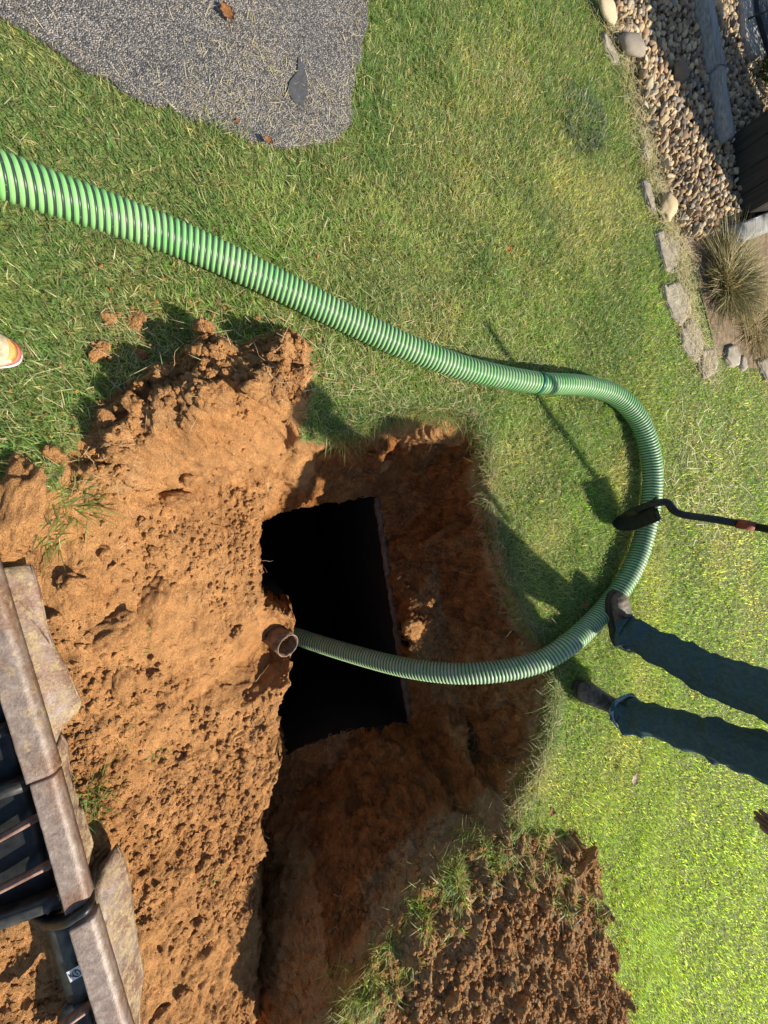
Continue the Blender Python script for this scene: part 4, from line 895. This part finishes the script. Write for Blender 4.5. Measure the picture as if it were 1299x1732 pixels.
def remeshed(me, vox, m_, name, parent, smooth=3):
    o = bpy.data.objects.new(name, me); COL.objects.link(o)
    md = o.modifiers.new('r', 'REMESH'); md.mode = 'VOXEL'; md.voxel_size = vox; md.use_smooth_shade = True
    sm = o.modifiers.new('sm', 'SMOOTH'); sm.iterations = smooth; sm.factor = .6
    dg = bpy.context.evaluated_depsgraph_get(); nm = bpy.data.meshes.new_from_object(o.evaluated_get(dg)); o.modifiers.clear(); o.data = nm
    nm.materials.clear(); nm.materials.append(m_)
    for p in nm.polygons: p.use_smooth = True
    if parent is not None: o.parent = parent
    return o
def sec_loft(rows, seg=28, zmin=None):
    """rows: (x, halfwidth, zbottom, ztop, power)"""
    bm = bmesh.new(); rings = []
    for x, hw, zb, zt, pw in rows:
        ring = []
        for k in range(seg):
            an = 2*math.pi*k/seg; c, s_ = math.cos(an), math.sin(an)
            yy = hw*math.copysign(abs(c)**(2/pw), c); zz_ = (zt+zb)/2+(zt-zb)/2*math.copysign(abs(s_)**(2/pw), s_); ring.append(bm.verts.new((x, yy, zz_)))
        rings.append(ring)
    for a_, b_ in zip(rings, rings[1:]):
        for k in range(seg): bm.faces.new((a_[k], a_[(k+1) % seg], b_[(k+1) % seg], b_[k]))
    bm.faces.new(rings[0]); bm.faces.new(rings[-1]); return bm2me(bm)
def outline(sc=1.0, L=.30):
    o = []
    for k in range(40):
        a_ = 2*math.pi*k/40; x = math.cos(a_); x_ = .06+x*(L/2); hw = .043+.010*math.cos(a_-0.25)-.008*math.exp(-((x_-.03)/.05)**2); o.append((x_, math.copysign(abs(math.sin(a_))**.75, math.sin(a_))*hw*sc))
    return o
def make_boot(parent, loc, ang, pitch_=0.0, sneaker=False):
    """origin at the ankle, on the ground; toe towards +x before turning"""
    e = bpy.data.objects.new('boot' if not sneaker else 'sneaker', None)
    M = Matrix.Translation(Vector(loc)) @ Matrix.Rotation(ang, 4, 'Z') @ Matrix.Rotation(-pitch_, 4, 'Y') @ Matrix.Scale(1.0 if sneaker else 1.1, 4)
    up_rows = [(-.088, .022, .03, .075, 2.2), (-.075, .036, .025, .12, 2.3), (-.04, .040, .02, .14, 2.4), (.0, .040, .02, .135, 2.4), (.04, .041, .02, .115, 2.3), (.08, .045, .02, .092, 2.3), (.12, .050, .02, .080, 2.4), (.155, .051, .02, .076, 2.5), (.185, .046, .02, .070, 2.4), (.205, .033, .025, .058, 2.2), (.213, .018, .03, .048, 2.0)]
    if sneaker: up_rows = [(x, w_, a_, min(t_, .10)*.93, p_) for x, w_, a_, t_, p_ in up_rows]
    mes = [sec_loft(up_rows)]
    if not sneaker: mes.append(tube_mesh([(-.03, 0, .06), (-.03, 0, .13), (-.032, 0, .19), (-.035, 0, .22)], [.046, .045, .050, .053], 24))
    me = join_me(mes); me.transform(M); pl(parent, me) if False else None
    upper = remeshed(me, .0055, M_boot if not sneaker else M_suede, 'boot' if not sneaker else 'sneaker', None, 4)
    nm = upper.data
    for v in nm.vertices:
        c = v.co; v.co = c+v.normal*(mnoise.noise(c*40)*.0022+mnoise.noise(c*90)*.001) if not sneaker else c+v.normal*mnoise.noise(c*60)*.0008
    pl(parent, nm); upper.parent = parent
    bm = bmesh.new(); ol = outline(1.16, .318)
    lv = [(0.0, .95), (.006, 1.0), (.018, 1.0), (.026, .985)] if not sneaker else [(0, .94), (.008, 1.0), (.022, 1.02), (.034, .97)]
    rings = [[bm.verts.new((.06+(x-.06)*s_, y*s_*(1.0 if (z != 0 or k % 3) else .93), z)) for k, (x, y) in enumerate(ol)] for z, s_ in lv]
    for a_, b_ in zip(rings, rings[1:]):
        for k in range(40): bm.faces.new((a_[k], a_[(k+1) % 40], b_[(k+1) % 40], b_[k]))
    bm.faces.new(rings[0]); bm.faces.new(rings[-1]); me = bm2me(bm, 's', True); me.transform(M); pl(parent, me); link('sole', me, M_sole if not sneaker else M_white, upper)
    if sneaker:
        for nmn, z0, z1, mt, sc_ in (('toe_rand', .036, .052, M_orange, 1.0), ('stripe', .028, .036, M_red, 1.035)):
            bm = bmesh.new(); ra = [bm.verts.new((.06+(x-.06)*sc_, y*sc_*1.0, z0)) for x, y in ol]; rb = [bm.verts.new((.06+(x-.06)*(sc_-.03), y*(sc_-.03), z1)) for x, y in ol]
            rc = [bm.verts.new((.06+(x-.06)*(sc_-.2), y*(sc_-.2), z1)) for x, y in ol]; rd = [bm.verts.new((.06+(x-.06)*(sc_-.2), y*(sc_-.2), z0)) for x, y in ol]
            for A_, B_ in ((ra, rb), (rb, rc), (rc, rd), (rd, ra)):
                for k in range(40): bm.faces.new((A_[k], A_[(k+1) % 40], B_[(k+1) % 40], B_[k]))
            me = bm2me(bm, nmn, True); me.transform(M); pl(parent, me); link(nmn, me, mt, upper)
    # laces
    mes = []
    for k in range(6):
        x = .10-.022*k; z = .088+.011*k if k < 4 else .128+.018*(k-3); x2 = max(x, -.005+.001*k)
        zt = (z+.004) if not sneaker else min(z, .088)
        s_ = 1 if k % 2 else -1
        mes.append(tube_mesh([(x2+.012, -.030*s_, zt-.012), (x2+.006, 0, zt+.006), (x2, .030*s_, zt-.010)], .0025, 5))
    if not sneaker:
        for s_ in (1, -1): mes.append(tube_mesh(catmull([(.04, 0, .135), (.06, .03*s_, .155), (.05, .055*s_, .15), (.035, .035*s_, .13), (.04, 0, .133)], 6), .002, 5))
    me = join_me(mes); me.transform(M); pl(parent, me); link('laces', me, M_lace, upper)
    return upper
def loft_leg(cs, rad, seg=48, wr=.0105, seed=0):
    """cs: centres bottom to top, rad: radii"""
    n_ = 70; P_ = catmull(cs, 12); L_ = [0]
    for a_, b_ in zip(P_, P_[1:]): L_.append(L_[-1]+(b_-a_).length)
    A_ = np.array([list(p) for p in P_]); tt = np.linspace(0, L_[-1], n_); Ck = np.stack([np.interp(tt, L_, A_[:, k]) for k in range(3)], -1)
    rr = np.interp(tt, np.array(L_)[np.linspace(0, len(L_)-1, len(rad)).astype(int)], rad)
    V = []; 
    for i in range(n_):
        for k in range(seg):
            an = 2*math.pi*k/seg; c = Vector(Ck[i]); hfr = tt[i]/L_[-1]
            q = Vector((math.cos(an), math.sin(an), 0)); ws = wr*(1+2.4*math.exp(-((hfr)/.13)**2)+1.2*math.exp(-((hfr-.47)/.07)**2))
            f1 = mnoise.noise(Vector((math.cos(an)*1.2+seed, math.sin(an)*1.2, c.z*16)))+.5*mnoise.noise(Vector((math.cos(an)*2.2, math.sin(an)*2.2+seed, c.z*34)))
            f2 = mnoise.noise(Vector((math.cos(an)*2.6+seed, math.sin(an)*2.6, c.z*2.5)))
            V.append(list(c+q*(rr[i]+ws*f1*1.3+wr*1.3*f2)))
    Fq = [(i*seg+k, i*seg+(k+1) % seg, (i+1)*seg+(k+1) % seg, (i+1)*seg+k) for i in range(n_-1) for k in range(seg)]
    return npmesh('leg', np.array(V), [np.array(Fq)], smooth=True)
def make_hand(Vs, Es, Rs, wi, wrist, d, s_, nrm, curl, thumb_side=1):
    d, s_, nrm = d.normalized(), s_.normalized(), nrm.normalized()
    pm = wrist+d*.045; Vs.append(pm); Rs.append((.030, .016)); pi_ = len(Vs)-1; Es.append((wi, pi_))
    for k, (off_, ln) in enumerate(((-.026, .072), (-.0085, .080), (.009, .075), (.026, .060))):
        b_ = wrist+d*(.088-abs(k-1.4)*.004)+s_*off_; Vs.append(b_); Rs.append(.0102); prev = len(Vs)-1; Es.append((pi_, prev)); dd_ = d.copy(); p = b_.copy()
        for j, fr_ in enumerate((.45, .30, .25)):
            dd_ = (dd_*math.cos(curl)+nrm*math.sin(curl)).normalized() if True else dd_; nr2 = nrm; p = p+dd_*ln*fr_; Vs.append(p.copy()); Rs.append((.0098, .0090, .0074)[j]); Es.append((prev, len(Vs)-1)); prev = len(Vs)-1
            nrm_t = (nrm-dd_*nrm.dot(dd_)).normalized(); 
    b_ = wrist+d*.03+s_*(-.030*thumb_side); Vs.append(b_); Rs.append(.012); Es.append((pi_, len(Vs)-1)); prev = len(Vs)-1; p = b_.copy(); dd_ = (d*.7-s_*.6*thumb_side+nrm*.3).normalized()
    for ln, r_ in ((.035, .0105), (.028, .0085)):
        p = p+dd_*ln; dd_ = (dd_+d*.3+nrm*.2).normalized(); Vs.append(p.copy()); Rs.append(r_); Es.append((prev, len(Vs)-1)); prev = len(Vs)-1
def make_person(J, label, trouser_mat, shirt_mat, boots, sneaker=False, hem=True):
    root = empty('person', (J['pelvis'].x, J['pelvis'].y, 0), label, 'person')
    Vs = []; Es = []; Rs = []
    def add(p, r_, par=None): Vs.append(Vector(p)); Rs.append(r_); 
    add(J['pelvis'], (.13, .10))
    def chain(par, items):
        for p, r_ in items: Vs.append(Vector(p)); Rs.append(r_); Es.append((par, len(Vs)-1)); par = len(Vs)-1
        return par
    ch = chain(0, [(J['waist'], (.12, .09)), (J['chest'], (.145, .10)), (J['neck'], .052)])
    hd = chain(ch, [(J['head']-Vector((0, 0, .06)), .060), (J['head'], (.078, .092)), (J['head']+Vector((0, 0, .07)), (.068, .082))])
    fwd = J['fwd']; chain(hd-1, [(J['head']+fwd*.098-Vector((0, 0, .012)), .012), (J['head']+fwd*.112-Vector((0, 0, .022)), .009)])
    for s_ in ('R', 'L'):
        chain(0, [(J['hip'+s_], .085), (J['knee'+s_], .055), (J['knee'+s_].lerp(J['ankle'+s_], .35), .052), (J['ankle'+s_], .036)])
        wi = chain(2, [(J['sh'+s_], .056), (J['el'+s_], .040), (J['el'+s_].lerp(J['wr'+s_], .3), .040), (J['wr'+s_], .026)])
        d, sv_, nv_, cu, ts_ = J['hand'+s_]; make_hand(Vs, Es, Rs, wi, J['wr'+s_], d, sv_, nv_, cu, ts_)
    body = skin_obj('body', Vs, Es, Rs, M_skin, root)
    # face and hair
    side = Vector((-fwd.y, fwd.x, 0)).normalized()
    for s_ in (1, -1):
        bm = bmesh.new(); bmesh.ops.create_uvsphere(bm, u_segments=12, v_segments=8, radius=.012); me = bm2me(bm, 'eye', True); me.transform(Matrix.Translation(J['head']+fwd*.084+side*.032*s_+Vector((0, 0, .01)))); link('eye', pl(root, me), M_white, root)
        bm = bmesh.new(); bmesh.ops.create_uvsphere(bm, u_segments=12, v_segments=8, radius=.03); me = bm2me(bm, 'ear', True); me.transform(Matrix.Translation(J['head']+side*.082*s_-Vector((0, 0, .005))) @ Matrix.Diagonal((.5, .5, 1, 1))); link('ear', pl(root, me), M_skin, root)
    bm = bmesh.new(); bmesh.ops.create_uvsphere(bm, u_segments=12, v_segments=8, radius=.02); me = bm2me(bm, 'mouth', True); me.transform(Matrix.Translation(J['head']+fwd*.083-Vector((0, 0, .055))) @ Matrix.Diagonal((1, 1, .25, 1))); link('mouth', pl(root, me), M_redtape, root)
    bm = bmesh.new(); bmesh.ops.create_icosphere(bm, subdivisions=4, radius=.105)
    for v in bm.verts:
        c = v.co; v.co = Vector((c.x*.93, c.y*.93, c.z*1.0))*(1+.06*mnoise.noise(c*40))
    bmesh.ops.delete(bm, geom=[v for v in bm.verts if v.co.z < .02+.25*max(0, v.co.dot(fwd))-.3*max(0, -v.co.dot(fwd))], context='VERTS')
    me = bm2me(bm, 'hair', True); me.transform(Matrix.Translation(J['head']+Vector((0, 0, .045))-fwd*.008)); link('hair', pl(root, me), M_hair, root)
    # trousers
    mes = []
    for k, s_ in enumerate(('R', 'L')):
        an_, kn, hp_ = J['ankle'+s_], J['knee'+s_], J['hip'+s_]
        cs = [an_+Vector((0, 0, J.get('hem', -.02)-.01)), an_+Vector((0, 0, .05)), an_.lerp(kn, .35), an_.lerp(kn, .7), kn, kn.lerp(hp_, .4), kn.lerp(hp_, .75), hp_+Vector((0, 0, .02))]
        mes.append(loft_leg(cs, [.083, .078, .078, .083, .086, .093, .102, .108], seed=k*5.3))
    tro = join_me(mes, 'trousers')
    for p in tro.polygons: p.use_smooth = True
    trou = link('jeans' if hem else 'trousers', pl(root, tro), trouser_mat, root)
    me = tube_mesh([J['hipR'].lerp(J['hipL'], .5)+Vector((0, 0, z)) for z in (-.06, -.03, .03, .09, .12)], [.10, .15, .165, .155, .150], 32); pv = (J['hipR']+J['hipL'])/2
    for v in me.vertices:
        dlt = v.co-pv; ff = fwd.dot(dlt); v.co -= fwd*ff*.30
    link('seat_of_trousers', pl(root, me), trouser_mat, trou)
    if hem:
        for k, s_ in enumerate(('R', 'L')):      # turned and frayed hem, paler inside
            an_ = J['ankle'+s_]; seg = 48; V = []; nr = 5
            for i in range(nr):
                for j in range(seg):
                    a_ = 2*math.pi*j/seg; fl_ = (.086+.010*(1 if k else .3)*max(0, math.cos(a_-(-.6 if k else -1.0)))+.004*math.sin(a_*3+k))-(i-2)**2*.0009
                    V.append(list(an_+Vector((math.cos(a_)*(fl_+.0035), math.sin(a_)*(fl_+.0035), J.get('hem', -.02)-.014+i*.006+.008*math.sin(a_*2+k*2)+.003*mnoise.noise(Vector((a_*3, i, k)))))))
            Fq = [(i*seg+j, i*seg+(j+1) % seg, (i+1)*seg+(j+1) % seg, (i+1)*seg+j) for i in range(nr-1) for j in range(seg)]
            me = npmesh('cuff', np.array(V), [np.array(Fq)], smooth=True); c_ = link('cuff', pl(root, me), M_denimlt if k else M_denim, trou)
    # shirt
    Vs = [J['waist']-Vector((0, 0, .08)), J['waist'], J['chest'], J['neck']-Vector((0, 0, .05))]; Rs = [(.155, .125), (.15, .12), (.175, .13), (.075, .075)]; Es = [(0, 1), (1, 2), (2, 3)]
    for s_ in ('R', 'L'):
        par = 2
        for p, r_ in ((J['sh'+s_], .072), (J['el'+s_], .056), (J['el'+s_].lerp(J['wr'+s_], .85), .042)): Vs.append(p); Rs.append(r_); Es.append((par, len(Vs)-1)); par = len(Vs)-1
    skin_obj('shirt', Vs, Es, Rs, shirt_mat, root)
    for loc, ang, pt in boots: make_boot(root, loc, ang, pt, sneaker)
    return root
v3 = Vector
J1 = dict(pelvis=v3((.875, 2.08, .93)), waist=v3((.87, 2.07, 1.08)), chest=v3((.85, 2.03, 1.32)), neck=v3((.84, 1.99, 1.50)), head=v3((.83, 1.95, 1.64)), fwd=v3((-.35, -.93, 0)).normalized(),
          hipR=v3((.775, 2.05, .90)), kneeR=v3((.715, 1.99, .50)), ankleR=v3((.638, 1.955, .19)), hipL=v3((.975, 2.05, .90)), kneeL=v3((1.01, 1.985, .50)), ankleL=v3((1.050, 1.940, .18)),
          shR=v3((.67, 2.02, 1.41)), elR=v3((.56, 2.12, 1.16)), wrR=v3((.60, 2.08, .98)), handR=(v3((.15, .1, -1)), v3((-.6, -.7, .1)), v3((.7, -.5, 0)), .25, 1),
          shL=v3((1.05, 2.04, 1.41)), elL=v3((1.18, 2.02, 1.12)), wrL=v3((1.175, 1.885, .865)), handL=(v3((-.02, -.20, -.97)), v3((.55, -.80, .1)), v3((-.7, -.5, 0)), .42, 1), hem=-.015)
make_person(J1, 'person in dark blue jeans and scuffed work boots standing at the pit edge', M_denim, M_shirt,
            [((.648, 1.985, .070), math.atan2(-.30, -.95), .12), ((1.055, 1.940, .01), math.atan2(-.86, -.50), 0.0)])
toe2 = v3((-.455, -.555, 0))
J2 = dict(pelvis=v3((-.33, -.86, .93)), waist=v3((-.33, -.86, 1.06)), chest=v3((-.33, -.84, 1.30)), neck=v3((-.33, -.82, 1.48)), head=v3((-.33, -.79, 1.62)), fwd=v3((0, 1, 0)),
          hipR=v3((-.23, -.86, .90)), kneeR=v3((-.22, -.83, .50)), ankleR=v3((-.20, -.84, .10)), hipL=v3((-.43, -.86, .90)), kneeL=v3((-.44, -.82, .50)), ankleL=v3((-.46, -.80, .10)),
          shR=v3((-.15, -.84, 1.39)), elR=v3((-.10, -.66, 1.22)), wrR=v3((-.06, -.42, 1.30)), handR=(v3((.05, 1, .1)), v3((0, 0, 1)), v3((1, 0, 0)), .5, 1),
          shL=v3((-.51, -.84, 1.39)), elL=v3((-.58, -.84, 1.12)), wrL=v3((-.58, -.76, .88)), handL=(v3((0, .1, -1)), v3((0, 1, 0)), v3((1, 0, 0)), .3, 1), hem=.02)
make_person(J2, 'photographer with a scuffed cream sneaker tip showing at the left frame edge', M_trous, M_shirt, [((-.457, -.765, .012), math.pi/2+.02, 0), ((-.20, -.87, .012), math.pi/2-.1, 0)], True, False)

# ------------------------------------------------------------------ shovel
tip = v3((.070, 2.065, .005)); topc = v3((-.017, 2.130, .215)); ld = (topc-tip); Ls = ld.length; ld.normalize(); wd_ = v3((-.62, .70, -.33)); wd_ = (wd_-ld*wd_.dot(ld)).normalized(); nd = ld.cross(wd_)
shv = empty('shovel', tip, 'black round point shovel standing with its blade on the lawn by the hose loop', 'shovel')
nu, nvv = 22, 18; V = []
for side_ in (0, 1):
    for i in range(nu+1):
        u = i/nu; hw = .108*(1-(1-min(1, u/.55))**2.0)**.62 if u < .55 else .108-.004*(u-.55)
        for j in range(nvv+1):
            s_ = -1+2*j/nvv; dish = .030*(1-s_*s_)*(.35+.65*u)-.012*math.sin(u*3.1)
            fr = .012*math.exp(-(s_/.16)**2)*max(0, u-.4)/.6
            V.append(list(tip+ld*(Ls*u)+wd_*(hw*s_)+nd*(dish+fr+(.0025 if side_ else 0))))
g = (nvv+1); Fq = []
for side_ in (0, 1):
    o_ = side_*(nu+1)*g
    for i in range(nu):
        for j in range(nvv): Fq.append((o_+i*g+j, o_+i*g+j+1, o_+(i+1)*g+j+1, o_+(i+1)*g+j))
o_ = (nu+1)*g
for i in range(nu):
    for j in (0, nvv): Fq.append((i*g+j, (i+1)*g+j, o_+(i+1)*g+j, o_+i*g+j))
link('blade', pl(shv, npmesh('blade', np.array(V), [np.array(Fq)], smooth=True)), M_black, shv)
for s_ in (-1, 1):
    a_ = topc+wd_*(.108*s_); b_ = topc+wd_*(.03*s_)+nd*.02
    link('foot_step', pl(shv, tube_mesh([a_, a_.lerp(b_, .1), a_.lerp(b_, .5)+nd*.006, b_], [.005, .011, .011, .009], 12)), M_black, shv)
sv = lambda m: v3((-.017, 2.137, .20))+v3((.096, .183, .38))*m
sp0 = topc-ld*.09+nd*.028; q1, q2, q3, q4 = sv(.25)+v3((0, 0, -.01)), sv(.75), sv(.90), sv(4.0)
shaft = catmull([sp0, topc+nd*.034-ld*.01, topc+ld*.05+nd*.02, q1, sv(.55), q2], 8)
link('socket', pl(shv, tube_mesh(shaft, [.010+.009*min(1, i/10) for i in range(len(shaft))], 20)), M_black, shv)
link('sleeve', pl(shv, tube_mesh([q2, q3], [.0225, .0225], 24)), M_redtape, shv)
link('handle', pl(shv, tube_mesh([q3, q4.lerp(q3, .5), q4], [.0185, .0175, .015], 20)), M_black, shv)
s4 = q4; bm = bmesh.new(); bmesh.ops.create_uvsphere(bm, u_segments=16, v_segments=10, radius=.018); me = bm2me(bm, 'e', True); me.transform(Matrix.Translation(s4))
link('end_cap', pl(shv, me), M_black, shv)

# ------------------------------------------------------------------ machine attachment with worn cutting edge
mc = empty('machine_bucket', W(60, 1400, -.1), 'worn steel machine bucket with muddy wear plates and cutting edge resting on the soil', 'machine bucket')
def strip(pxs, wd, th_, z, m_, name, parent, rnd=.016, seg=60, warp=.0006):
    """steel bar with one rolled edge; pxs = its two ends along the outer (right) edge"""
    a_, b_ = Vector(W(*pxs[0], z)), Vector(W(*pxs[1], z)); d = (b_-a_).normalized(); s_ = Vector((-d.y, d.x, 0)); 
    if s_.y > 0: s_ = -s_          # inward = away from the pit
    prof = [(0, -th_)]+[(rnd*(1-math.sin(t_)), -rnd*(1-math.cos(t_))) for t_ in np.linspace(math.pi/2, 0, 9)][0:0]
    prof = []
    for t_ in np.linspace(0, math.pi/2, 9): prof.append((rnd-rnd*math.cos(t_), -rnd+rnd*math.sin(t_)))
    prof = [(0, -th_), (0, -th_*.6)]+prof+[(rnd+.002, 0), (rnd+.004, 0), (wd*.5, 0), (wd-.006, 0), (wd-.004, 0), (wd-.001, -.001), (wd, -.004), (wd, -.007), (wd, -th_)]
    n_ = seg; V = []
    for i in range(n_+1):
        p = a_.lerp(b_, i/n_)
        for (o, h_) in prof:
            q = p+s_*o+Vector((0, 0, h_)); w_ = mnoise.noise(q*25)*warp+mnoise.noise(q*90)*warp*.4; V.append(list(q+Vector((0, 0, w_))+s_*w_))
    g = len(prof); Fq = [(i*g+k, i*g+(k+1) % g, (i+1)*g+(k+1) % g, (i+1)*g+k) for i in range(n_) for k in range(g)]
    me = npmesh(name, np.array(V), [np.array(Fq)], smooth=True); bm = bmesh.new(); bm.from_mesh(me)
    bm.verts.ensure_lookup_table(); bm.faces.new([bm.verts[k] for k in range(g)]); bm.faces.new([bm.verts[n_*g+k] for k in range(g)]); me = bm2me(bm, name, True)
    return link(name, pl(parent, me), m_, parent)
strip([(-30, 900), (93, 1308)], .066, .05, .115, M_steel2, 'cutting_edge', mc)['label'] = 'mud caked upper length of the cutting edge'
strip([(94, 1312), (152, 1528)], .060, .045, .108, M_steel, 'cutting_edge', mc)
strip([(160, 1552), (245, 1840)], .064, .045, .108, M_steel, 'cutting_edge', mc)
def plate(q, th_, m_, name, parent, label=None, bev=.004):
    o = link(name, pl(parent, slab_mesh([Vector(W(*p)) for p in q], th_, bev, sub=.05, name=name, amp=.35)), m_, parent)
    if label: o['label'] = label
    return o
plate([(-60, 900, .07), (-20, 965, .075), (52, 954, .055), (66, 1000, .05), (74, 1056, .04), (92, 1100, .03), (110, 1128, .02), (137, 1188, .0), (134, 1202, .0), (100, 1236, .03), (86, 1285, .065), (66, 1215, .075), (30, 1090, .075), (0, 985, .075), (-60, 850, .08)], .014, M_plate, 'wear_plate', mc, 'pale muddy wear plate with a clipped corner at the upper end')
plate([(100, 1238, .03), (115, 1262, .01), (114, 1310, .005), (126, 1345, .0), (142, 1385, -.005), (158, 1432, -.01), (150, 1452, .0), (143, 1480, .02), (147, 1512, .06), (128, 1440, .065), (108, 1360, .068), (88, 1290, .068)], .014, M_plate, 'wear_plate', mc)
plate([(196, 1430, -.02), (209, 1455, -.02), (219, 1495, -.02), (226, 1560, -.02), (232, 1600, -.02), (243, 1650, -.02), (236, 1700, -.01), (232, 1780, 0), (240, 1840, .02), (226, 1800, .06), (205, 1690, .065), (182, 1610, .065), (162, 1548, .062), (156, 1508, .04), (163, 1478, .01)], .016, M_plate, 'tooth_plate', mc, 'shark fin shaped wear plate at the lower end')
# hooked bracket wrapping the edge between the two lengths
br = [W(*p) for p in [(182, 1440, -.06), (163, 1462, -.02), (152, 1492, .03), (152, 1522, .09), (146, 1538, .118), (128, 1550, .118), (112, 1560, .10), (85, 1562, .03), (60, 1550, -.03)]]
link('bracket', pl(mc, tube_mesh(catmull(br, 6), .013, 10)), M_black, mc)
def bar(a_, b_, wd, ht, m_, name='rib'):
    a_, b_ = Vector(W(*a_)), Vector(W(*b_)); d = b_-a_; s_ = Vector((-d.y, d.x, 0)).normalized()*wd/2
    return link(name, pl(mc, slab_mesh([a_-s_, b_-s_, b_+s_, a_+s_], ht, .002, sub=.08, amp=.3)), m_, mc)
bar((44, 1330, .06), (-60, 1365, .02), .030, .05, M_dirtysteel); bar((68, 1384, .05), (-60, 1455, .02), .012, .03, M_rustbar); bar((86, 1466, .05), (-60, 1540, .02), .012, .03, M_rustbar)
bar((102, 1528, .05), (-70, 1590, .0), .034, .05, M_dirtysteel); bar((148, 1712, .05), (60, 1775, .02), .012, .03, M_rustbar); bar((12, 1235, .05), (-60, 1262, .03), .03, .05, M_dirtysteel)
# dark floor pan beneath the ribs and the bolted frame member with its sticker
plate([(14, 1180, -.0), (104, 1545, -.02), (40, 1560, -.05), (-80, 1580, -.05), (-200, 1300, -.02), (-80, 1130, .0)], .012, M_black, 'floor_pan', mc)
plate([(74, 1562, -.0), (112, 1556, .03), (158, 1668, .03), (140, 1700, .02), (112, 1698, .0), (98, 1640, .0)], .03, M_dirtysteel, 'frame_member', mc)
plate([(112, 1700, -.02), (150, 1690, -.02), (175, 1800, -.02), (96, 1800, -.04), (96, 1720, -.04)], .03, M_black, 'frame_member', mc)
fm_o = [c for c in mc.children if c.name.startswith('frame_member')][0]
sa, sb, sc2, sd3 = Wv(112, 1645, .026), Wv(134, 1633, .044), Wv(141, 1649, .044), Wv(119, 1662, .026)
link('sticker', pl(mc, slab_mesh([sa, sb, sc2, sd3], .001)), M_sticker, fm_o)
def text_mesh(txt, size):
    cu = bpy.data.curves.new('t', 'FONT'); cu.body = txt; cu.size = size; cu.extrude = .0003; cu.align_x = 'CENTER'; cu.align_y = 'CENTER'
    o = bpy.data.objects.new('t', cu); COL.objects.link(o); dg = bpy.context.evaluated_depsgraph_get(); dg.update(); me = bpy.data.meshes.new_from_object(o.evaluated_get(dg)); bpy.data.objects.remove(o); return me
ctr = (sa+sb+sc2+sd3)/4; xa = (sb-sa).normalized(); nrm = xa.cross((sa-sd3)).normalized(); nrm = nrm if nrm.z > 0 else -nrm; ya = nrm.cross(xa)
Mt = Matrix.Translation(ctr+nrm*.0012) @ Matrix((xa, ya, nrm)).transposed().to_4x4()
mk = text_mesh('K', .022); mk.transform(Matrix.Translation((-.012, 0, 0))); ms = text_mesh('S', .022); ms.transform(Matrix.Translation((.007, 0, 0)))
rg = tube_mesh([(.007+.012*math.cos(2*math.pi*k/24), .012*math.sin(2*math.pi*k/24), 0) for k in range(25)], .0011, 5)
me = join_me([mk, ms, rg]); me.transform(Mt); link('lettering', pl(mc, me), M_ink, fm_o)

# ------------------------------------------------------------------ fallen leaves
def leaf(px, py, L_, m_, label, rz, z=.04, curl=.25):
    bm = bmesh.new(); n_ = 12; rows = []
    for i in range(n_+1):
        t_ = i/n_; hw = .38*L_*math.sin(math.pi*t_**.8)*(1+.25*math.cos(t_*22)); rows.append([bm.verts.new((L_*(t_-.5), hw*s_, L_*curl*((t_-.5)**2*2)+abs(s_)*L_*.12+.002*mnoise.noise(Vector((t_*9, s_, L_*99))))) for s_ in (-1, -.5, 0, .5, 1)])
    for a_, b_ in zip(rows, rows[1:]):
        for k in range(4): bm.faces.new((a_[k], a_[k+1], b_[k+1], b_[k]))
    bmesh.ops.solidify(bm, geom=bm.faces[:], thickness=.0008)
    x, y, _ = W(px, py, z); lf = empty('leaf', (x, y, z), label, 'leaf', rz=rz); link('leaf_blade', bm2me(bm, 'l', True), m_, lf); link('stalk', tube_mesh([(-L_*.5, 0, L_*.1), (-L_*.7, .003, L_*.12), (-L_*.95, 0, L_*.05)], .0009, 5), m_, lf); return lf
leaf(455, 239, .035, M_leafb, 'orange brown leaf at the edge of the asphalt and lawn', 1.2, .04)
leaf(386, 26, .06, M_leafb, 'larger tan leaf lying on the asphalt', .6, .03)
leaf(403, 205, .018, M_leafb, 'tiny brown leaf on the asphalt above the lawn edge', 2.2, .025)
leaf(990, 1022, .05, M_leafb, 'yellow brown leaf in the shadow next to the boot', 1.9, .05)
leaf(1072, 1316, .075, M_leafp, 'pale curled leaf on the lawn below the legs', 2.6, .06)
leaf(861, 422, .022, M_redbit, 'bright red leaf scrap on the lawn', .4, .045)
leaf(932, 1372, .05, M_leafb, 'reddish curled leaf on the grass above the far heap', 1.2, .05)
